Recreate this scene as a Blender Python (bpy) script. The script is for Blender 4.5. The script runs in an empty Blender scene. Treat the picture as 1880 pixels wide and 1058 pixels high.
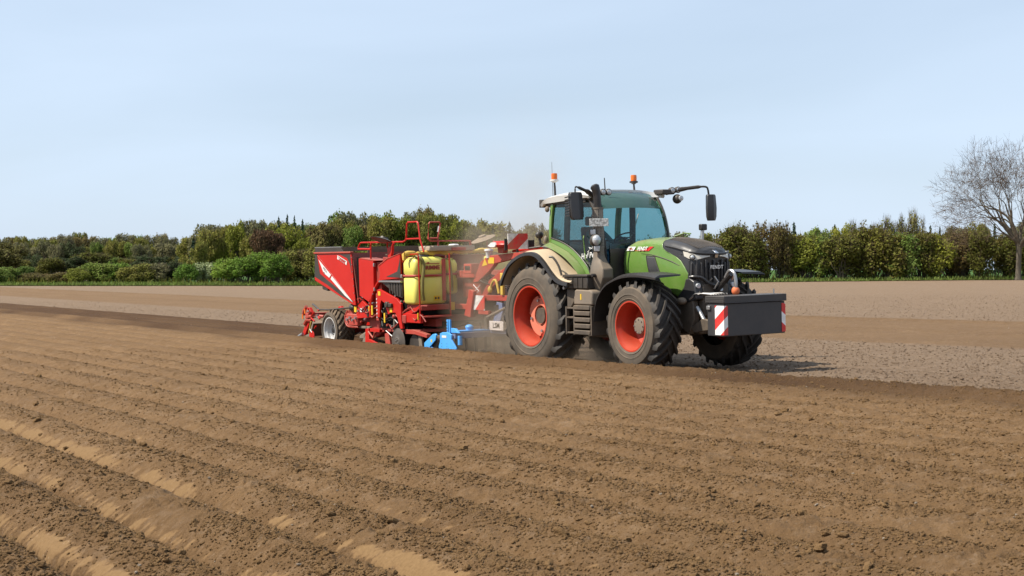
import bpy, math, random
import numpy as np
from mathutils import Vector, Matrix, Euler

scene = bpy.context.scene
COL = scene.collection

# ------------------------------------------------------------------ camera
cam_d = bpy.data.cameras.new('camera')
cam = bpy.data.objects.new('camera', cam_d)
COL.objects.link(cam)
cam_d.lens = 52.66
cam_d.sensor_width = 36.0
cam_d.clip_end = 3000.0
cam.location = (0, 0, 1.9)
cam.rotation_euler = (math.radians(90 - 0.75), 0, 0)
scene.camera = cam

# ------------------------------------------------------------------ sky and sun
SUN_DIR = Vector((-0.978, -0.21, 0)).normalized()      # horizontal direction towards the sun
SUN_EL = math.radians(50)
SUN_AZ = math.atan2(SUN_DIR.x, SUN_DIR.y)
world = bpy.data.worlds.new('World')
scene.world = world
world.use_nodes = True
wn = world.node_tree; wl = wn.links
for n in list(wn.nodes): wn.nodes.remove(n)
w_out = wn.nodes.new('ShaderNodeOutputWorld')
w_bg = wn.nodes.new('ShaderNodeBackground')
w_sky = wn.nodes.new('ShaderNodeTexSky')
w_sky.sky_type = 'NISHITA'; w_sky.sun_disc = False
w_sky.sun_elevation = SUN_EL; w_sky.sun_rotation = SUN_AZ
w_sky.air_density = 1.0; w_sky.dust_density = 0.8; w_sky.ozone_density = 1.6
w_bg.inputs['Strength'].default_value = 0.066
# thin high cirrus veil that whitens the blue unevenly, the same all round the sky
w_co = wn.nodes.new('ShaderNodeTexCoord')
w_map = wn.nodes.new('ShaderNodeMapping'); w_map.inputs['Scale'].default_value = (1.2, 2.6, 5.0)
w_map.inputs['Rotation'].default_value = (0.3, 0.5, 0.4)
w_n = wn.nodes.new('ShaderNodeTexNoise'); w_n.inputs['Scale'].default_value = 1.6
w_n.inputs['Detail'].default_value = 6; w_n.inputs['Roughness'].default_value = 0.45
w_n.inputs['Distortion'].default_value = 0.6
w_r = wn.nodes.new('ShaderNodeMapRange')
w_r.inputs['From Min'].default_value = 0.30; w_r.inputs['From Max'].default_value = 0.72
w_r.inputs['To Min'].default_value = 0.58; w_r.inputs['To Max'].default_value = 0.84
w_mix = wn.nodes.new('ShaderNodeMixRGB'); w_mix.inputs['Color2'].default_value = (7.55, 9.1, 11.2, 1)
wl.new(w_co.outputs['Generated'], w_map.inputs['Vector']); wl.new(w_map.outputs['Vector'], w_n.inputs['Vector'])
wl.new(w_n.outputs['Fac'], w_r.inputs['Value']); wl.new(w_r.outputs['Result'], w_mix.inputs['Fac'])
wl.new(w_sky.outputs['Color'], w_mix.inputs['Color1']); wl.new(w_mix.outputs['Color'], w_bg.inputs['Color'])
wl.new(w_bg.outputs['Background'], w_out.inputs['Surface'])

sun_d = bpy.data.lights.new('sun', 'SUN')
sun_d.energy = 5.0; sun_d.angle = math.radians(0.5); sun_d.color = (1.0, 0.93, 0.81)
sun = bpy.data.objects.new('sun', sun_d); COL.objects.link(sun)
to_sun = Vector((SUN_DIR.x*math.cos(SUN_EL), SUN_DIR.y*math.cos(SUN_EL), math.sin(SUN_EL)))
sun.rotation_euler = to_sun.to_track_quat('Z', 'Y').to_euler()
sun.location = (-20, -5, 30)

scene.view_settings.view_transform = 'Standard'
scene.view_settings.look = 'None'
scene.view_settings.exposure = 0.6
scene.view_settings.gamma = 1.0
scene.view_settings.use_curve_mapping = False
scene.render.engine = 'CYCLES'
scene.cycles.max_bounces = 8
scene.cycles.transparent_max_bounces = 24
scene.cycles.volume_step_rate = 2.0
scene.cycles.volume_max_steps = 128

# ------------------------------------------------------------------ helpers
def tag(o, label=None, cat=None, group=None, kind=None):
    if label: o['label'] = label
    if cat: o['category'] = cat
    if group: o['group'] = group
    if kind: o['kind'] = kind
    return o

def new_mesh_obj(name, verts, faces, mats, parent=None, midx=None, smooth=None, uv=None):
    me = bpy.data.meshes.new(name)
    me.from_pydata([tuple(v) for v in verts], [], faces)
    for m in (mats if isinstance(mats, (list, tuple)) else [mats]): me.materials.append(m)
    if midx is not None: me.polygons.foreach_set('material_index', midx)
    if smooth is not None:
        me.polygons.foreach_set('use_smooth', [True]*len(me.polygons))
        if smooth > 0: me.set_sharp_from_angle(angle=math.radians(smooth))
    me.update()
    o = bpy.data.objects.new(name, me); COL.objects.link(o)
    if parent: o.parent = parent
    return o

def np_mesh(name, V, F, mats):
    """V (n,3) floats, F (m,k) ints with k = 3 or 4"""
    me = bpy.data.meshes.new(name)
    k = F.shape[1]; m = F.shape[0]
    me.vertices.add(len(V)); me.vertices.foreach_set('co', np.ascontiguousarray(V, dtype=np.float32).ravel())
    me.loops.add(m*k); me.loops.foreach_set('vertex_index', np.ascontiguousarray(F, dtype=np.int32).ravel())
    me.polygons.add(m); me.polygons.foreach_set('loop_start', np.arange(0, m*k, k, dtype=np.int32))
    me.polygons.foreach_set('loop_total', np.full(m, k, dtype=np.int32))
    for mm in mats: me.materials.append(mm)
    me.update(calc_edges=True)
    return me

class Mat:
    """small node-material writer"""
    def __init__(s, name):
        s.m = bpy.data.materials.new(name); s.m.use_nodes = True
        s.t = s.m.node_tree; s.n = s.t.nodes; s.l = s.t.links
        s.b = s.n['Principled BSDF']; s.out = s.n['Material Output']
    def node(s, typ, **k):
        n = s.n.new(typ)
        for a, v in k.items():
            if a in n.inputs: n.inputs[a].default_value = v
            else: setattr(n, a, v)
        return n
    def noise(s, scale, detail=4, rough=.55, coord='Object', dist=0):
        tc = s.node('ShaderNodeTexCoord')
        n = s.node('ShaderNodeTexNoise', Scale=scale, Detail=detail, Roughness=rough, Distortion=dist)
        s.l.new(tc.outputs[coord], n.inputs['Vector']); return n
    def rng(s, sock, a, b, c=0., d=1.):
        r = s.node('ShaderNodeMapRange')
        for k, v in zip(('From Min', 'From Max', 'To Min', 'To Max'), (a, b, c, d)): r.inputs[k].default_value = v
        s.l.new(sock, r.inputs['Value']); return r.outputs['Result']
    def mix(s, fac, c1, c2, blend='MIX'):
        m = s.node('ShaderNodeMixRGB'); m.blend_type = blend
        for i, v in (('Fac', fac), ('Color1', c1), ('Color2', c2)):
            if isinstance(v, (int, float)): m.inputs[i].default_value = v
            elif isinstance(v, tuple): m.inputs[i].default_value = (*v, 1)
            else: s.l.new(v, m.inputs[i])
        return m.outputs['Color']
    def math(s, op, a, b=0.):
        m = s.node('ShaderNodeMath'); m.operation = op
        for i, v in ((0, a), (1, b)):
            if isinstance(v, (int, float)): m.inputs[i].default_value = v
            else: s.l.new(v, m.inputs[i])
        return m.outputs[0]
    def bump(s, sock, strength, dist):
        b = s.node('ShaderNodeBump', Strength=strength, Distance=dist)
        s.l.new(sock, b.inputs['Height']); s.l.new(b.outputs['Normal'], s.b.inputs['Normal']); return b

DUST = (0.24, 0.172, 0.112)
def paint(name, col, rough=.35, dust=.25, metal=0., spec=.5, fine=14., coat=0., top=.5, bump=0.):
    """painted or moulded surface with road dust: patchy film plus settled dust on upward faces"""
    col = tuple(c*.8 for c in col)
    M = Mat(name)
    n1 = M.noise(2.3, 6, .65); n2 = M.noise(fine, 5, .7)
    f = M.math('ADD', M.math('MULTIPLY', n1.outputs['Fac'], .6), M.math('MULTIPLY', n2.outputs['Fac'], .4))
    film = M.rng(f, .34, .68, dust*.25, dust)
    g = M.node('ShaderNodeNewGeometry'); sep = M.node('ShaderNodeSeparateXYZ')
    M.l.new(g.outputs['Normal'], sep.inputs[0])
    up = M.rng(sep.outputs['Z'], .35, 1., 0., dust*top*1.6)
    fac = M.math('MINIMUM', M.math('ADD', film, M.math('MULTIPLY', up, M.rng(f, .3, .6, .5, 1.))), .95)
    var = M.mix(M.rng(n1.outputs['Fac'], .3, .7), tuple(c*.92 for c in col), tuple(min(1, c*1.06) for c in col))
    c = M.mix(fac, var, DUST)
    M.l.new(c, M.b.inputs['Base Color'])
    M.l.new(M.rng(fac, 0, .8, rough, .85), M.b.inputs['Roughness'])
    M.b.inputs['Metallic'].default_value = metal
    M.b.inputs['Specular IOR Level'].default_value = spec
    if coat: M.b.inputs['Coat Weight'].default_value = coat
    if bump: M.bump(n2.outputs['Fac'], .4, bump)
    return M.m

def plain(name, col, rough=.5, metal=0., emit=None):
    col = tuple(c*.8 for c in col)
    M = Mat(name)
    n = M.noise(30, 3)
    M.l.new(M.mix(M.rng(n.outputs['Fac'], .3, .7), tuple(c*.9 for c in col), col), M.b.inputs['Base Color'])
    M.b.inputs['Roughness'].default_value = rough; M.b.inputs['Metallic'].default_value = metal
    return M.m

# ------------------------------------------------------------------ the lie of the land
PHI = math.atan(1750/2750)
SP, CP = math.sin(PHI), math.cos(PHI)          # rows run back along (-SP, CP); s is measured across them
ROW = 0.84
S0 = 2.73                                       # a furrow centre
S_EDGE = 16.17                                  # the strip the tractor is working starts here
S_FAR = 19.53
FIELD_Y = 162.0

_rs = np.random.RandomState(7)
_perm = _rs.rand(256, 256).astype(np.float32)
def vnoise(x, y, seed=0):
    x = x + seed*17.31; y = y + seed*9.77
    xi = np.floor(x).astype(np.int64); yi = np.floor(y).astype(np.int64)
    fx = (x-xi).astype(np.float32); fy = (y-yi).astype(np.float32)
    fx = fx*fx*(3-2*fx); fy = fy*fy*(3-2*fy)
    a = _perm[xi & 255, yi & 255]; b = _perm[(xi+1) & 255, yi & 255]
    c = _perm[xi & 255, (yi+1) & 255]; d = _perm[(xi+1) & 255, (yi+1) & 255]
    return (a*(1-fx)+b*fx)*(1-fy)+(c*(1-fx)+d*fx)*fy - .5
def sstep(x, a, b):
    t = np.clip((x-a)/(b-a), 0, 1); return t*t*(3-2*t)
_rx = np.linspace(-300, 300, 1201)
_ry = np.interp(_rx, [-300, 1, 7.5, 17, 50, 120, 300], [0, 0, .16, .3, .62, 1.0, 1.2])
_ry = np.convolve(np.pad(_ry, 6, mode='edge'), np.ones(13)/13, 'valid')
def rise(X): return np.interp(X, _rx, _ry)

def soil(X, Y, cell=.01):
    """height and surface attributes of the field at world X, Y (arrays); cell = local mesh size"""
    X = np.asarray(X, dtype=np.float64); Y = np.asarray(Y, dtype=np.float64)
    s = X*CP + Y*SP; t = -X*SP + Y*CP
    z = rise(X)
    u = (s - S0)/ROW
    wob = vnoise(t*.35, u*0+3, 1)*.06 + vnoise(t*1.1, np.floor(u)*3.1, 2)*.035
    k = u + wob/ROW*.5
    fr = (k - np.round(k))*ROW                                     # signed distance from furrow centre
    near = 1-sstep(s, 3.9, 5.6)
    depth = .085 + .145*near + .04*(1-sstep(s, 6, 10))
    depth = depth*(1+.35*vnoise(t*.8, np.round(k)*5.3, 3)*(1+near))
    prof = .45*np.exp(-(np.abs(fr)/.12)**2.0) + .45*(.5+.5*np.cos(2*np.pi*fr/ROW)) + .42*near*np.exp(-(np.abs(fr+.01*vnoise(t*9,fr*0,58))/.055)**4)
    ridged = sstep(s, -30, -29)*(1-sstep(s, S_EDGE-.12, S_EDGE+.12))
    tp = 7.5 + 1.0*vnoise(s*2, t*0, 4)                            # planter tail: behind it the strip is ridged
    t_or = -1.474*SP + 30.43*CP
    worked = sstep(t - t_or, 8.3, 9.3)
    strip = sstep(s, S_EDGE-.12, S_EDGE+.12)*(1-sstep(s, S_FAR, S_FAR+.25))
    rid = ridged + strip*worked
    dd = np.where(strip > .5, .13, depth)
    z = z + rid*(.13 - dd*prof)
    # the shoulder of the finished bed along the tractor's path
    z = z + .07*np.exp(-((s-(S_EDGE-.33))/.22)**2)
    # loosened, driven strip: two wheel ruts under and in front of the drawbar
    rut = np.exp(-((s-16.65)/.28)**4) + np.exp(-((s-18.55)/.28)**4)
    z = z - strip*(1-worked)*rut*.06*sstep(t-t_or, -5.4, -3.4)
    # old working strip farther away, with furrow lines at both borders
    far = sstep(s, 25.6, 26.4)*(1-sstep(s, 37.2, 37.9))
    z = z - .10*np.exp(-((s-37.1)/.42)**2) + .07*np.exp(-((s-36.2)/.3)**2) - .05*np.exp(-((s-31.4)/.35)**2) + .04*np.exp(-((s-30.8)/.3)**2)
    # crust: smooth pressed lower flanks facing the near side of the first ridges
    cr = np.exp(-((fr-.115)/.075)**2)*ridged*(1-sstep(s, 4.4, 5.8))
    tq = t + fr*1.1
    crn = vnoise(t*.9, np.round(k)*7.7, 5)*1.7 + vnoise(t*3.1, np.round(k)*3.7+fr*2, 55)*.7 + vnoise(tq*16, fr*4, 6)*.9 + vnoise(tq*42, fr*9, 8)*.7 + vnoise(tq*90, fr*30, 56)*.35
    crust = sstep(cr*1.0 + crn*.85, .84, 1.12)*sstep(cr, .12, .3)
    # sparse crust scraps elsewhere on the beds
    scr = sstep(vnoise(t*.9+s*.4, s*2.1, 9)+.55*vnoise((t+s*1.1)*20, s*7, 10), .36, .50)*ridged*.12
    crust = np.maximum(crust, scr*np.exp(-((fr-.2)/.14)**2))
    # clods
    rough = 1.0 - .62*np.clip(crust*1.3, 0, 1)
    top = .68 + .75*np.exp(-((np.abs(fr)-.38)/.10)**2)*ridged
    lumps = 0
    for lam, amp, sd in ((.9, .012, 11), (.34, .013, 12), (.15, .027, 13), (.075, .034, 14), (.040, .030, 15), (.021, .018, 16)):
        att = np.clip((lam/cell-1.3)/1.2, 0, 1)
        n = vnoise(X/lam, Y/lam, sd)
        if lam < .3: n = np.abs(n)*1.6-.4 if sd % 2 else n
        if lam < .2:
            patch = np.clip(.75+1.6*vnoise(X/(lam*7), Y/(lam*7), sd+20), .55, 1.7)
            lumps = lumps + amp*n*att*patch*rough*top
        else: lumps = lumps + amp*n*att
    z = z + lumps*np.where(strip*(1-worked) > .5, 1.25, 1.0)
    # a few dents in the beds
    for (dx, dy, r, dp) in ((3.1, 12.6, .17, .07), (.6, 14.9, .12, .05), (1.7, 12.1, .10, .045), (3.9, 10.9, .09, .04), (-1.1, 12.9, .08, .035), (2.2, 16.5, .12, .04)):
        q = ((X-dx)**2 + ((Y-dy)*.8)**2)/r**2
        z = z - dp*np.exp(-q)
    moist = ridged*np.clip(.16 + .85*sstep(s, S_EDGE-2.0, S_EDGE-.9)*(.6+.9*vnoise(t*.5, s*1.3, 31)), 0, 1)
    moist = np.maximum(moist, strip*worked*(.97+.2*vnoise(t*.4, s*2, 33)))
    tilled = sstep(t - t_or, 1.6, 2.8)
    moist = np.maximum(moist, strip*(1-worked)*(.85*tilled + .10 + .25*rut*sstep(t-t_or, -5.4, -3.4)))
    moist = np.maximum(moist, far*.22 + .62*np.exp(-((s-36.9)/.7)**2)*(.8+.6*vnoise(t*.3, s, 35)) + .36*np.exp(-((s-31.3)/.5)**2)*(.8+.9*vnoise(t*.3, s, 36)))
    moist = np.clip(moist + .16*vnoise(X/1.7, Y/1.7, 37), 0, 1)
    pale = np.maximum(sstep(s, S_FAR, S_FAR+.25)*(1-.72*far), sstep(s, S_EDGE-.05, S_EDGE+.15)*(1-tilled)*(1-.72*far))
    return z, moist, pale, crust
# ------------------------------------------------------------------ soil material and the field
def soil_material():
    M = Mat('soil')
    def attr(nm):
        a = M.node('ShaderNodeAttribute'); a.attribute_name = nm; return a.outputs['Fac']
    n1 = M.noise(.8, 5, .6); n2 = M.noise(9, 8, .72); n3 = M.noise(45, 6, .75)
    base = M.mix(M.rng(n1.outputs['Fac'], .3, .7), (.215, .126, .057), (.268, .160, .075))
    base = M.mix(M.rng(n2.outputs['Fac'], .36, .66), base, M.mix(.55, base, (.135, .074, .030)))
    grey = M.mix(M.rng(n2.outputs['Fac'], .35, .65), (.172, .117, .073), (.245, .170, .112))
    c = M.mix(attr('pale'), base, grey)
    n6 = M.noise(5.5, 5, .8); c = M.mix(M.rng(n6.outputs['Fac'], .40, .60, .22, 0.), c, (.10, .062, .036)); c = M.mix(M.rng(n6.outputs['Fac'], .50, .66, 0., .25), c, (.33, .25, .18))
    mo = M.mix(M.rng(n2.outputs['Fac'], .3, .7), (.052, .026, .011), (.085, .045, .020))
    c = M.mix(attr('moist'), c, mo)
    c = M.mix(attr('crust'), c, M.mix(M.rng(n3.outputs['Fac'], .3, .7), (.150, .090, .040), (.190, .118, .056)))
    # small pale crumbs and stones mixed in the soil
    v = M.node('ShaderNodeTexVoronoi', Scale=26.); tc = M.node('ShaderNodeTexCoord'); M.l.new(tc.outputs['Object'], v.inputs['Vector'])
    sepc = M.node('ShaderNodeSeparateXYZ'); M.l.new(v.outputs['Color'], sepc.inputs[0])
    crumb = M.math('MULTIPLY', M.rng(v.outputs['Distance'], .18, .34, 1., 0.), M.rng(sepc.outputs['X'], .86, .93))
    crumb = M.math('MULTIPLY', crumb, M.math('ADD', .25, M.math('MULTIPLY', attr('pale'), .6)))
    crumb = M.math('MULTIPLY', crumb, M.math('SUBTRACT', 1., attr('moist')))
    c = M.mix(crumb, c, (.42, .33, .25))
    c = M.mix(M.rng(n3.outputs['Fac'], .28, .5, .35, 0.), c, (.085, .052, .028))
    M.l.new(c, M.b.inputs['Base Color'])
    M.b.inputs['Roughness'].default_value = .95
    M.b.inputs['Specular IOR Level'].default_value = .15
    n4 = M.noise(24, 8, .75); n5 = M.noise(3.2, 6, .7)
    hsum = M.math('ADD', n4.outputs['Fac'], M.math('MULTIPLY', n5.outputs['Fac'], 1.6))
    b = M.node('ShaderNodeBump', Strength=1., Distance=.05)
    M.l.new(hsum, b.inputs['Height'])
    inv = M.math('SUBTRACT', 1., M.math('MULTIPLY', attr('crust'), .8)); M.l.new(inv, b.inputs['Strength'])
    M.l.new(b.outputs['Normal'], M.b.inputs['Normal'])
    return M.m
SOIL = soil_material()

def make_field():
    ang = np.concatenate([np.radians(np.linspace(-27, 27, 820)), np.radians(np.linspace(27, 333, 64))[1:-1]])
    rad = np.concatenate([[.4, 1, 2, 3.2, 4.5, 5.6], np.exp(np.arange(math.log(6.4), math.log(16), .00145)), np.exp(np.arange(math.log(16.03), math.log(42), .0027)),
                          np.exp(np.arange(math.log(42.2), math.log(172), .0055)), [178, 200, 240, 300, 400, 560, 800]])
    A, R = np.meshgrid(ang, rad)
    X = R*np.sin(A); Y = R*np.cos(A)
    cell = np.maximum(R*math.radians(54/820), R*np.where(R < 16, .00145, .0027)*.6)
    cell[:, 820:] = .5
    far = np.abs(A) > math.radians(27.2)
    z, mo, pa, cr = soil(X, Y, cell)
    n, m = X.shape
    V = np.stack([X, Y, z], -1).reshape(-1, 3)
    idx = np.arange(n*m).reshape(n, m)
    nxt = np.roll(idx, -1, axis=1)
    F = np.stack([idx[:-1], idx[1:], nxt[1:], nxt[:-1]], -1).reshape(-1, 4)
    F = F[:, ::-1]
    me = np_mesh('field', V, F, [SOIL])
    for nm, a in (('moist', mo), ('pale', pa), ('crust', cr)):
        at = me.attributes.new(nm, 'FLOAT', 'POINT'); at.data.foreach_set('value', a.reshape(-1).astype(np.float32))
    me.polygons.foreach_set('use_smooth', np.ones(len(me.polygons), dtype=bool))
    o = bpy.data.objects.new('field', me); COL.objects.link(o)
    tag(o, kind='structure'); return o
field = make_field()
def ground_z(x, y): return float(soil(np.array([x]), np.array([y]), .5)[0][0])

# loose clods and pebbles scattered on the soil as geometry-node instances
def scatter(name, pts, sizes, mat, label, squash=(1, .8, .6)):
    me = bpy.data.meshes.new(name)
    me.vertices.add(len(pts)); me.vertices.foreach_set('co', np.asarray(pts, dtype=np.float32).ravel())
    a = me.attributes.new('size', 'FLOAT', 'POINT'); a.data.foreach_set('value', np.asarray(sizes, dtype=np.float32))
    o = bpy.data.objects.new(name, me); COL.objects.link(o)
    g = bpy.data.node_groups.new(name+'_nodes', 'GeometryNodeTree')
    g.interface.new_socket('Geometry', in_out='INPUT', socket_type='NodeSocketGeometry')
    g.interface.new_socket('Geometry', in_out='OUTPUT', socket_type='NodeSocketGeometry')
    N = g.nodes; Lk = g.links
    gi = N.new('NodeGroupInput'); go = N.new('NodeGroupOutput')
    ico = N.new('GeometryNodeMeshIcoSphere'); ico.inputs['Radius'].default_value = 1; ico.inputs['Subdivisions'].default_value = 2
    sp = N.new('GeometryNodeSetPosition'); tx = N.new('ShaderNodeTexNoise'); tx.inputs['Scale'].default_value = 1.3; tx.inputs['Detail'].default_value = 3
    vs = N.new('ShaderNodeVectorMath'); vs.operation = 'SUBTRACT'; vs.inputs[1].default_value = (.5, .5, .5)
    vm = N.new('ShaderNodeVectorMath'); vm.operation = 'MULTIPLY'; vm.inputs[1].default_value = (1.5, 1.5, 1.5)
    Lk.new(tx.outputs['Color'], vs.inputs[0]); Lk.new(vs.outputs[0], vm.inputs[0])
    Lk.new(ico.outputs['Mesh'], sp.inputs['Geometry']); Lk.new(vm.outputs[0], sp.inputs['Offset'])
    sm = N.new('GeometryNodeSetMaterial'); sm.inputs['Material'].default_value = mat
    Lk.new(sp.outputs['Geometry'], sm.inputs['Geometry'])
    ip = N.new('GeometryNodeInstanceOnPoints')
    m2p = N.new('GeometryNodeMeshToPoints')
    Lk.new(gi.outputs[0], m2p.inputs['Mesh']); Lk.new(m2p.outputs['Points'], ip.inputs['Points'])
    Lk.new(sm.outputs['Geometry'], ip.inputs['Instance'])
    rv = N.new('FunctionNodeRandomValue'); rv.data_type = 'FLOAT_VECTOR'
    rv.inputs[0].default_value = (-.5, -.5, 0); rv.inputs[1].default_value = (.5, .5, 6.28)
    Lk.new(rv.outputs[0], ip.inputs['Rotation'])
    at = N.new('GeometryNodeInputNamedAttribute'); at.data_type = 'FLOAT'; at.inputs['Name'].default_value = 'size'
    rs = N.new('FunctionNodeRandomValue'); rs.data_type = 'FLOAT_VECTOR'
    rs.inputs[0].default_value = tuple(q*.7 for q in squash); rs.inputs[1].default_value = tuple(q*1.25 for q in squash)
    ms = N.new('ShaderNodeVectorMath'); ms.operation = 'SCALE'
    Lk.new(rs.outputs[0], ms.inputs[0]); Lk.new(at.outputs['Attribute'], ms.inputs['Scale'])
    Lk.new(ms.outputs[0], ip.inputs['Scale'])
    Lk.new(ip.outputs['Instances'], go.inputs[0])
    md = o.modifiers.new('scatter', 'NODES'); md.node_group = g
    me.materials.append(mat)
    tag(o, label, kind='stuff'); return o

def clod_material(name, c1, c2):
    M = Mat(name)
    oi = M.node('ShaderNodeObjectInfo'); n = M.noise(3, 4, .7)
    tc = M.node('ShaderNodeNewGeometry'); nn = M.node('ShaderNodeTexNoise', Scale=3.1, Detail=3.); M.l.new(tc.outputs['Position'], nn.inputs['Vector'])
    c = M.mix(M.rng(nn.outputs['Fac'], .3, .7), c1, c2)
    c = M.mix(M.rng(n.outputs['Fac'], .35, .65, 0, .4), c, tuple(q*.6 for q in c1))
    M.l.new(c, M.b.inputs['Base Color']); M.b.inputs['Roughness'].default_value = .95; M.b.inputs['Specular IOR Level'].default_value = .12
    M.bump(n.outputs['Fac'], .6, .2); return M.m
CLOD = clod_material('clod_soil', (.178, .103, .045), (.258, .157, .073))
CLOD_PALE = clod_material('clod_pale', (.19, .13, .085), (.28, .198, .137))
PEBBLE = clod_material('pebble', (.26, .21, .16), (.42, .35, .28))

rg = np.random.RandomState(11)
def polar_pts(n, r0, r1, a=25, p=1.0):
    th = np.radians(rg.uniform(-a, a, n)); r = r0*(r1/r0)**(rg.rand(n)**p)
    return r*np.sin(th), r*np.cos(th)
def clods():
    X, Y = polar_pts(330000, 6.6, 34)
    s = X*CP+Y*SP; t = -X*SP+Y*CP
    fr = ((s-S0)/ROW-np.round((s-S0)/ROW))*ROW
    z, mo, pa, cr = soil(X, Y, .02)
    keep = (s < S_EDGE-.1) & (rg.rand(len(X)) < .3+.7*np.exp(-((np.abs(fr)-.36)/.13)**2)) & (cr < .25)
    keep &= (vnoise(X*1.7, Y*1.7, 41) > -.3)
    X, Y, z = X[keep], Y[keep], z[keep]
    size = .005 + .010*rg.rand(len(X))**2.5 + (rg.rand(len(X)) < .012)*rg.rand(len(X))**2*.028 + (rg.rand(len(X)) < .0012)*rg.rand(len(X))*.045
    scatter('soil_clods', np.stack([X, Y, z+size*.25], -1), size, CLOD, 'loose brown soil clods lying over the potato ridges')
    X, Y = polar_pts(60000, 20, 90)
    s = X*CP+Y*SP
    z, mo, pa, cr = soil(X, Y, .05)
    keep = (s > S_FAR+.3) & (pa > .5) | ((s > S_EDGE+.1) & (s < S_FAR) & (mo < .75))
    X, Y, z = X[keep], Y[keep], z[keep]
    size = .008 + .020*rg.rand(len(X))**3
    scatter('seedbed_clods', np.stack([X, Y, z+size*.3], -1), size, CLOD_PALE, 'pale dry clods strewn over the seedbed beyond the tractor')
    X, Y = polar_pts(700, 7, 90)
    z = soil(X, Y, .02)[0]
    size = .005 + .010*rg.rand(len(X))**2
    scatter('pebbles', np.stack([X, Y, z+size*.6], -1), size, PEBBLE, 'small pale stones scattered across the whole field')
clods()

# ------------------------------------------------------------------ verge, meadow, woodland floor
def flat_sheet(name, x0, x1, y0, y1, dz, mat, step=4.0, edge=0):
    nx = int((x1-x0)/step)+1; ny = max(2, int((y1-y0)/step)+1)
    xs = np.linspace(x0, x1, nx); ys = np.linspace(y0, y1, ny)
    Xg, Yg = np.meshgrid(xs, ys)
    Yg = Yg.copy(); Yg[0] += edge*vnoise(xs*.35, xs*0, 51)
    Z = rise(Xg) + dz + .10
    V = np.stack([Xg, Yg, Z], -1).reshape(-1, 3); idx = np.arange(nx*ny).reshape(ny, nx)
    F = np.stack([idx[:-1, :-1], idx[:-1, 1:], idx[1:, 1:], idx[1:, :-1]], -1).reshape(-1, 4)
    o = bpy.data.objects.new(name, np_mesh(name, V, F, [mat])); COL.objects.link(o); tag(o, kind='structure'); return o
def ground_mat(name, a, b, sc=.8):
    M = Mat(name); n = M.noise(sc, 6, .7)
    M.l.new(M.mix(M.rng(n.outputs['Fac'], .35, .65), a, b), M.b.inputs['Base Color'])
    M.b.inputs['Roughness'].default_value = 1; M.b.inputs['Specular IOR Level'].default_value = .1
    M.bump(n.outputs['Fac'], 1, .3); return M.m
G_VERGE = ground_mat('verge_turf', (.085, .125, .028), (.15, .185, .048), 1.2)
G_MEADOW = ground_mat('meadow_turf', (.045, .095, .022), (.065, .125, .030), .3)
flat_sheet('grass_verge', -260, 260, FIELD_Y, 181, -.04, G_VERGE, 1.5, 1.2)
flat_sheet('meadow', -60, 700, 180, 700, -.02, G_MEADOW, 20)
flat_sheet('woodland_floor', -700, -60, 180, 700, -.02, ground_mat('leaf_litter', (.045, .040, .020), (.075, .065, .032), .5), 20)

def leaf_mat(name, c1, c2, c3, trans=.35):
    M = Mat(name)
    oi = M.node('ShaderNodeObjectInfo'); ge = M.node('ShaderNodeNewGeometry')
    n = M.noise(.55, 3, .6)
    c = M.mix(M.rng(n.outputs['Fac'], .34, .66), c1, c2)
    c = M.mix(M.rng(ge.outputs['Random Per Island'], .1, 1., 0, .75), c, c3)
    hsv = M.node('ShaderNodeHueSaturation'); M.l.new(c, hsv.inputs['Color'])
    M.l.new(M.rng(oi.outputs['Random'], 0, 1, .485, .512), hsv.inputs['Hue'])
    M.l.new(M.rng(oi.outputs['Random'], 0, 1, 1.18, .82), hsv.inputs['Value'])
    M.b.inputs['Roughness'].default_value = .75; M.b.inputs['Specular IOR Level'].default_value = .2
    M.l.new(hsv.outputs['Color'], M.b.inputs['Base Color'])
    tr = M.node('ShaderNodeBsdfTranslucent'); M.l.new(hsv.outputs['Color'], tr.inputs['Color'])
    mx = M.node('ShaderNodeMixShader', Fac=trans); M.l.new(M.b.outputs[0], mx.inputs[1]); M.l.new(tr.outputs[0], mx.inputs[2])
    M.l.new(mx.outputs[0], M.out.inputs['Surface']); return M.m
LEAF = {
 'olive': leaf_mat('leaf_olive', (0.141, 0.157, 0.028), (0.241, 0.241, 0.044), (0.180, 0.149, 0.046)),
 'green': leaf_mat('leaf_green', (0.106, 0.179, 0.033), (0.186, 0.272, 0.048), (0.139, 0.151, 0.040)),
 'bright': leaf_mat('leaf_bright', (0.133, 0.243, 0.032), (0.218, 0.341, 0.045), (0.133, 0.176, 0.035)),
 'yellow': leaf_mat('leaf_yellow', (0.182, 0.204, 0.022), (0.258, 0.265, 0.032), (0.136, 0.140, 0.030)),
 'brown': leaf_mat('leaf_brown', (0.152, 0.119, 0.043), (0.223, 0.177, 0.057), (0.139, 0.135, 0.040)),
 'copper': leaf_mat('leaf_copper', (0.109, 0.053, 0.031), (0.152, 0.078, 0.043), (0.093, 0.068, 0.037)),
 'grey': leaf_mat('leaf_grey', (0.146, 0.147, 0.064), (0.210, 0.206, 0.084), (0.152, 0.136, 0.070)),
 'dark': leaf_mat('leaf_dark', (0.034, 0.056, 0.020), (0.056, 0.081, 0.026), (0.046, 0.050, 0.022)),
 'conifer': leaf_mat('needle', (0.019, 0.040, 0.022), (0.034, 0.062, 0.031), (0.028, 0.040, 0.023), .1),
 'blossom': leaf_mat('blossom', (0.465, 0.512, 0.248), (0.651, 0.682, 0.403), (0.186, 0.248, 0.078)),
 'autumn': leaf_mat('leaf_autumn', (0.112, 0.102, 0.028), (0.163, 0.139, 0.034), (0.093, 0.074, 0.028)),
}
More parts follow.
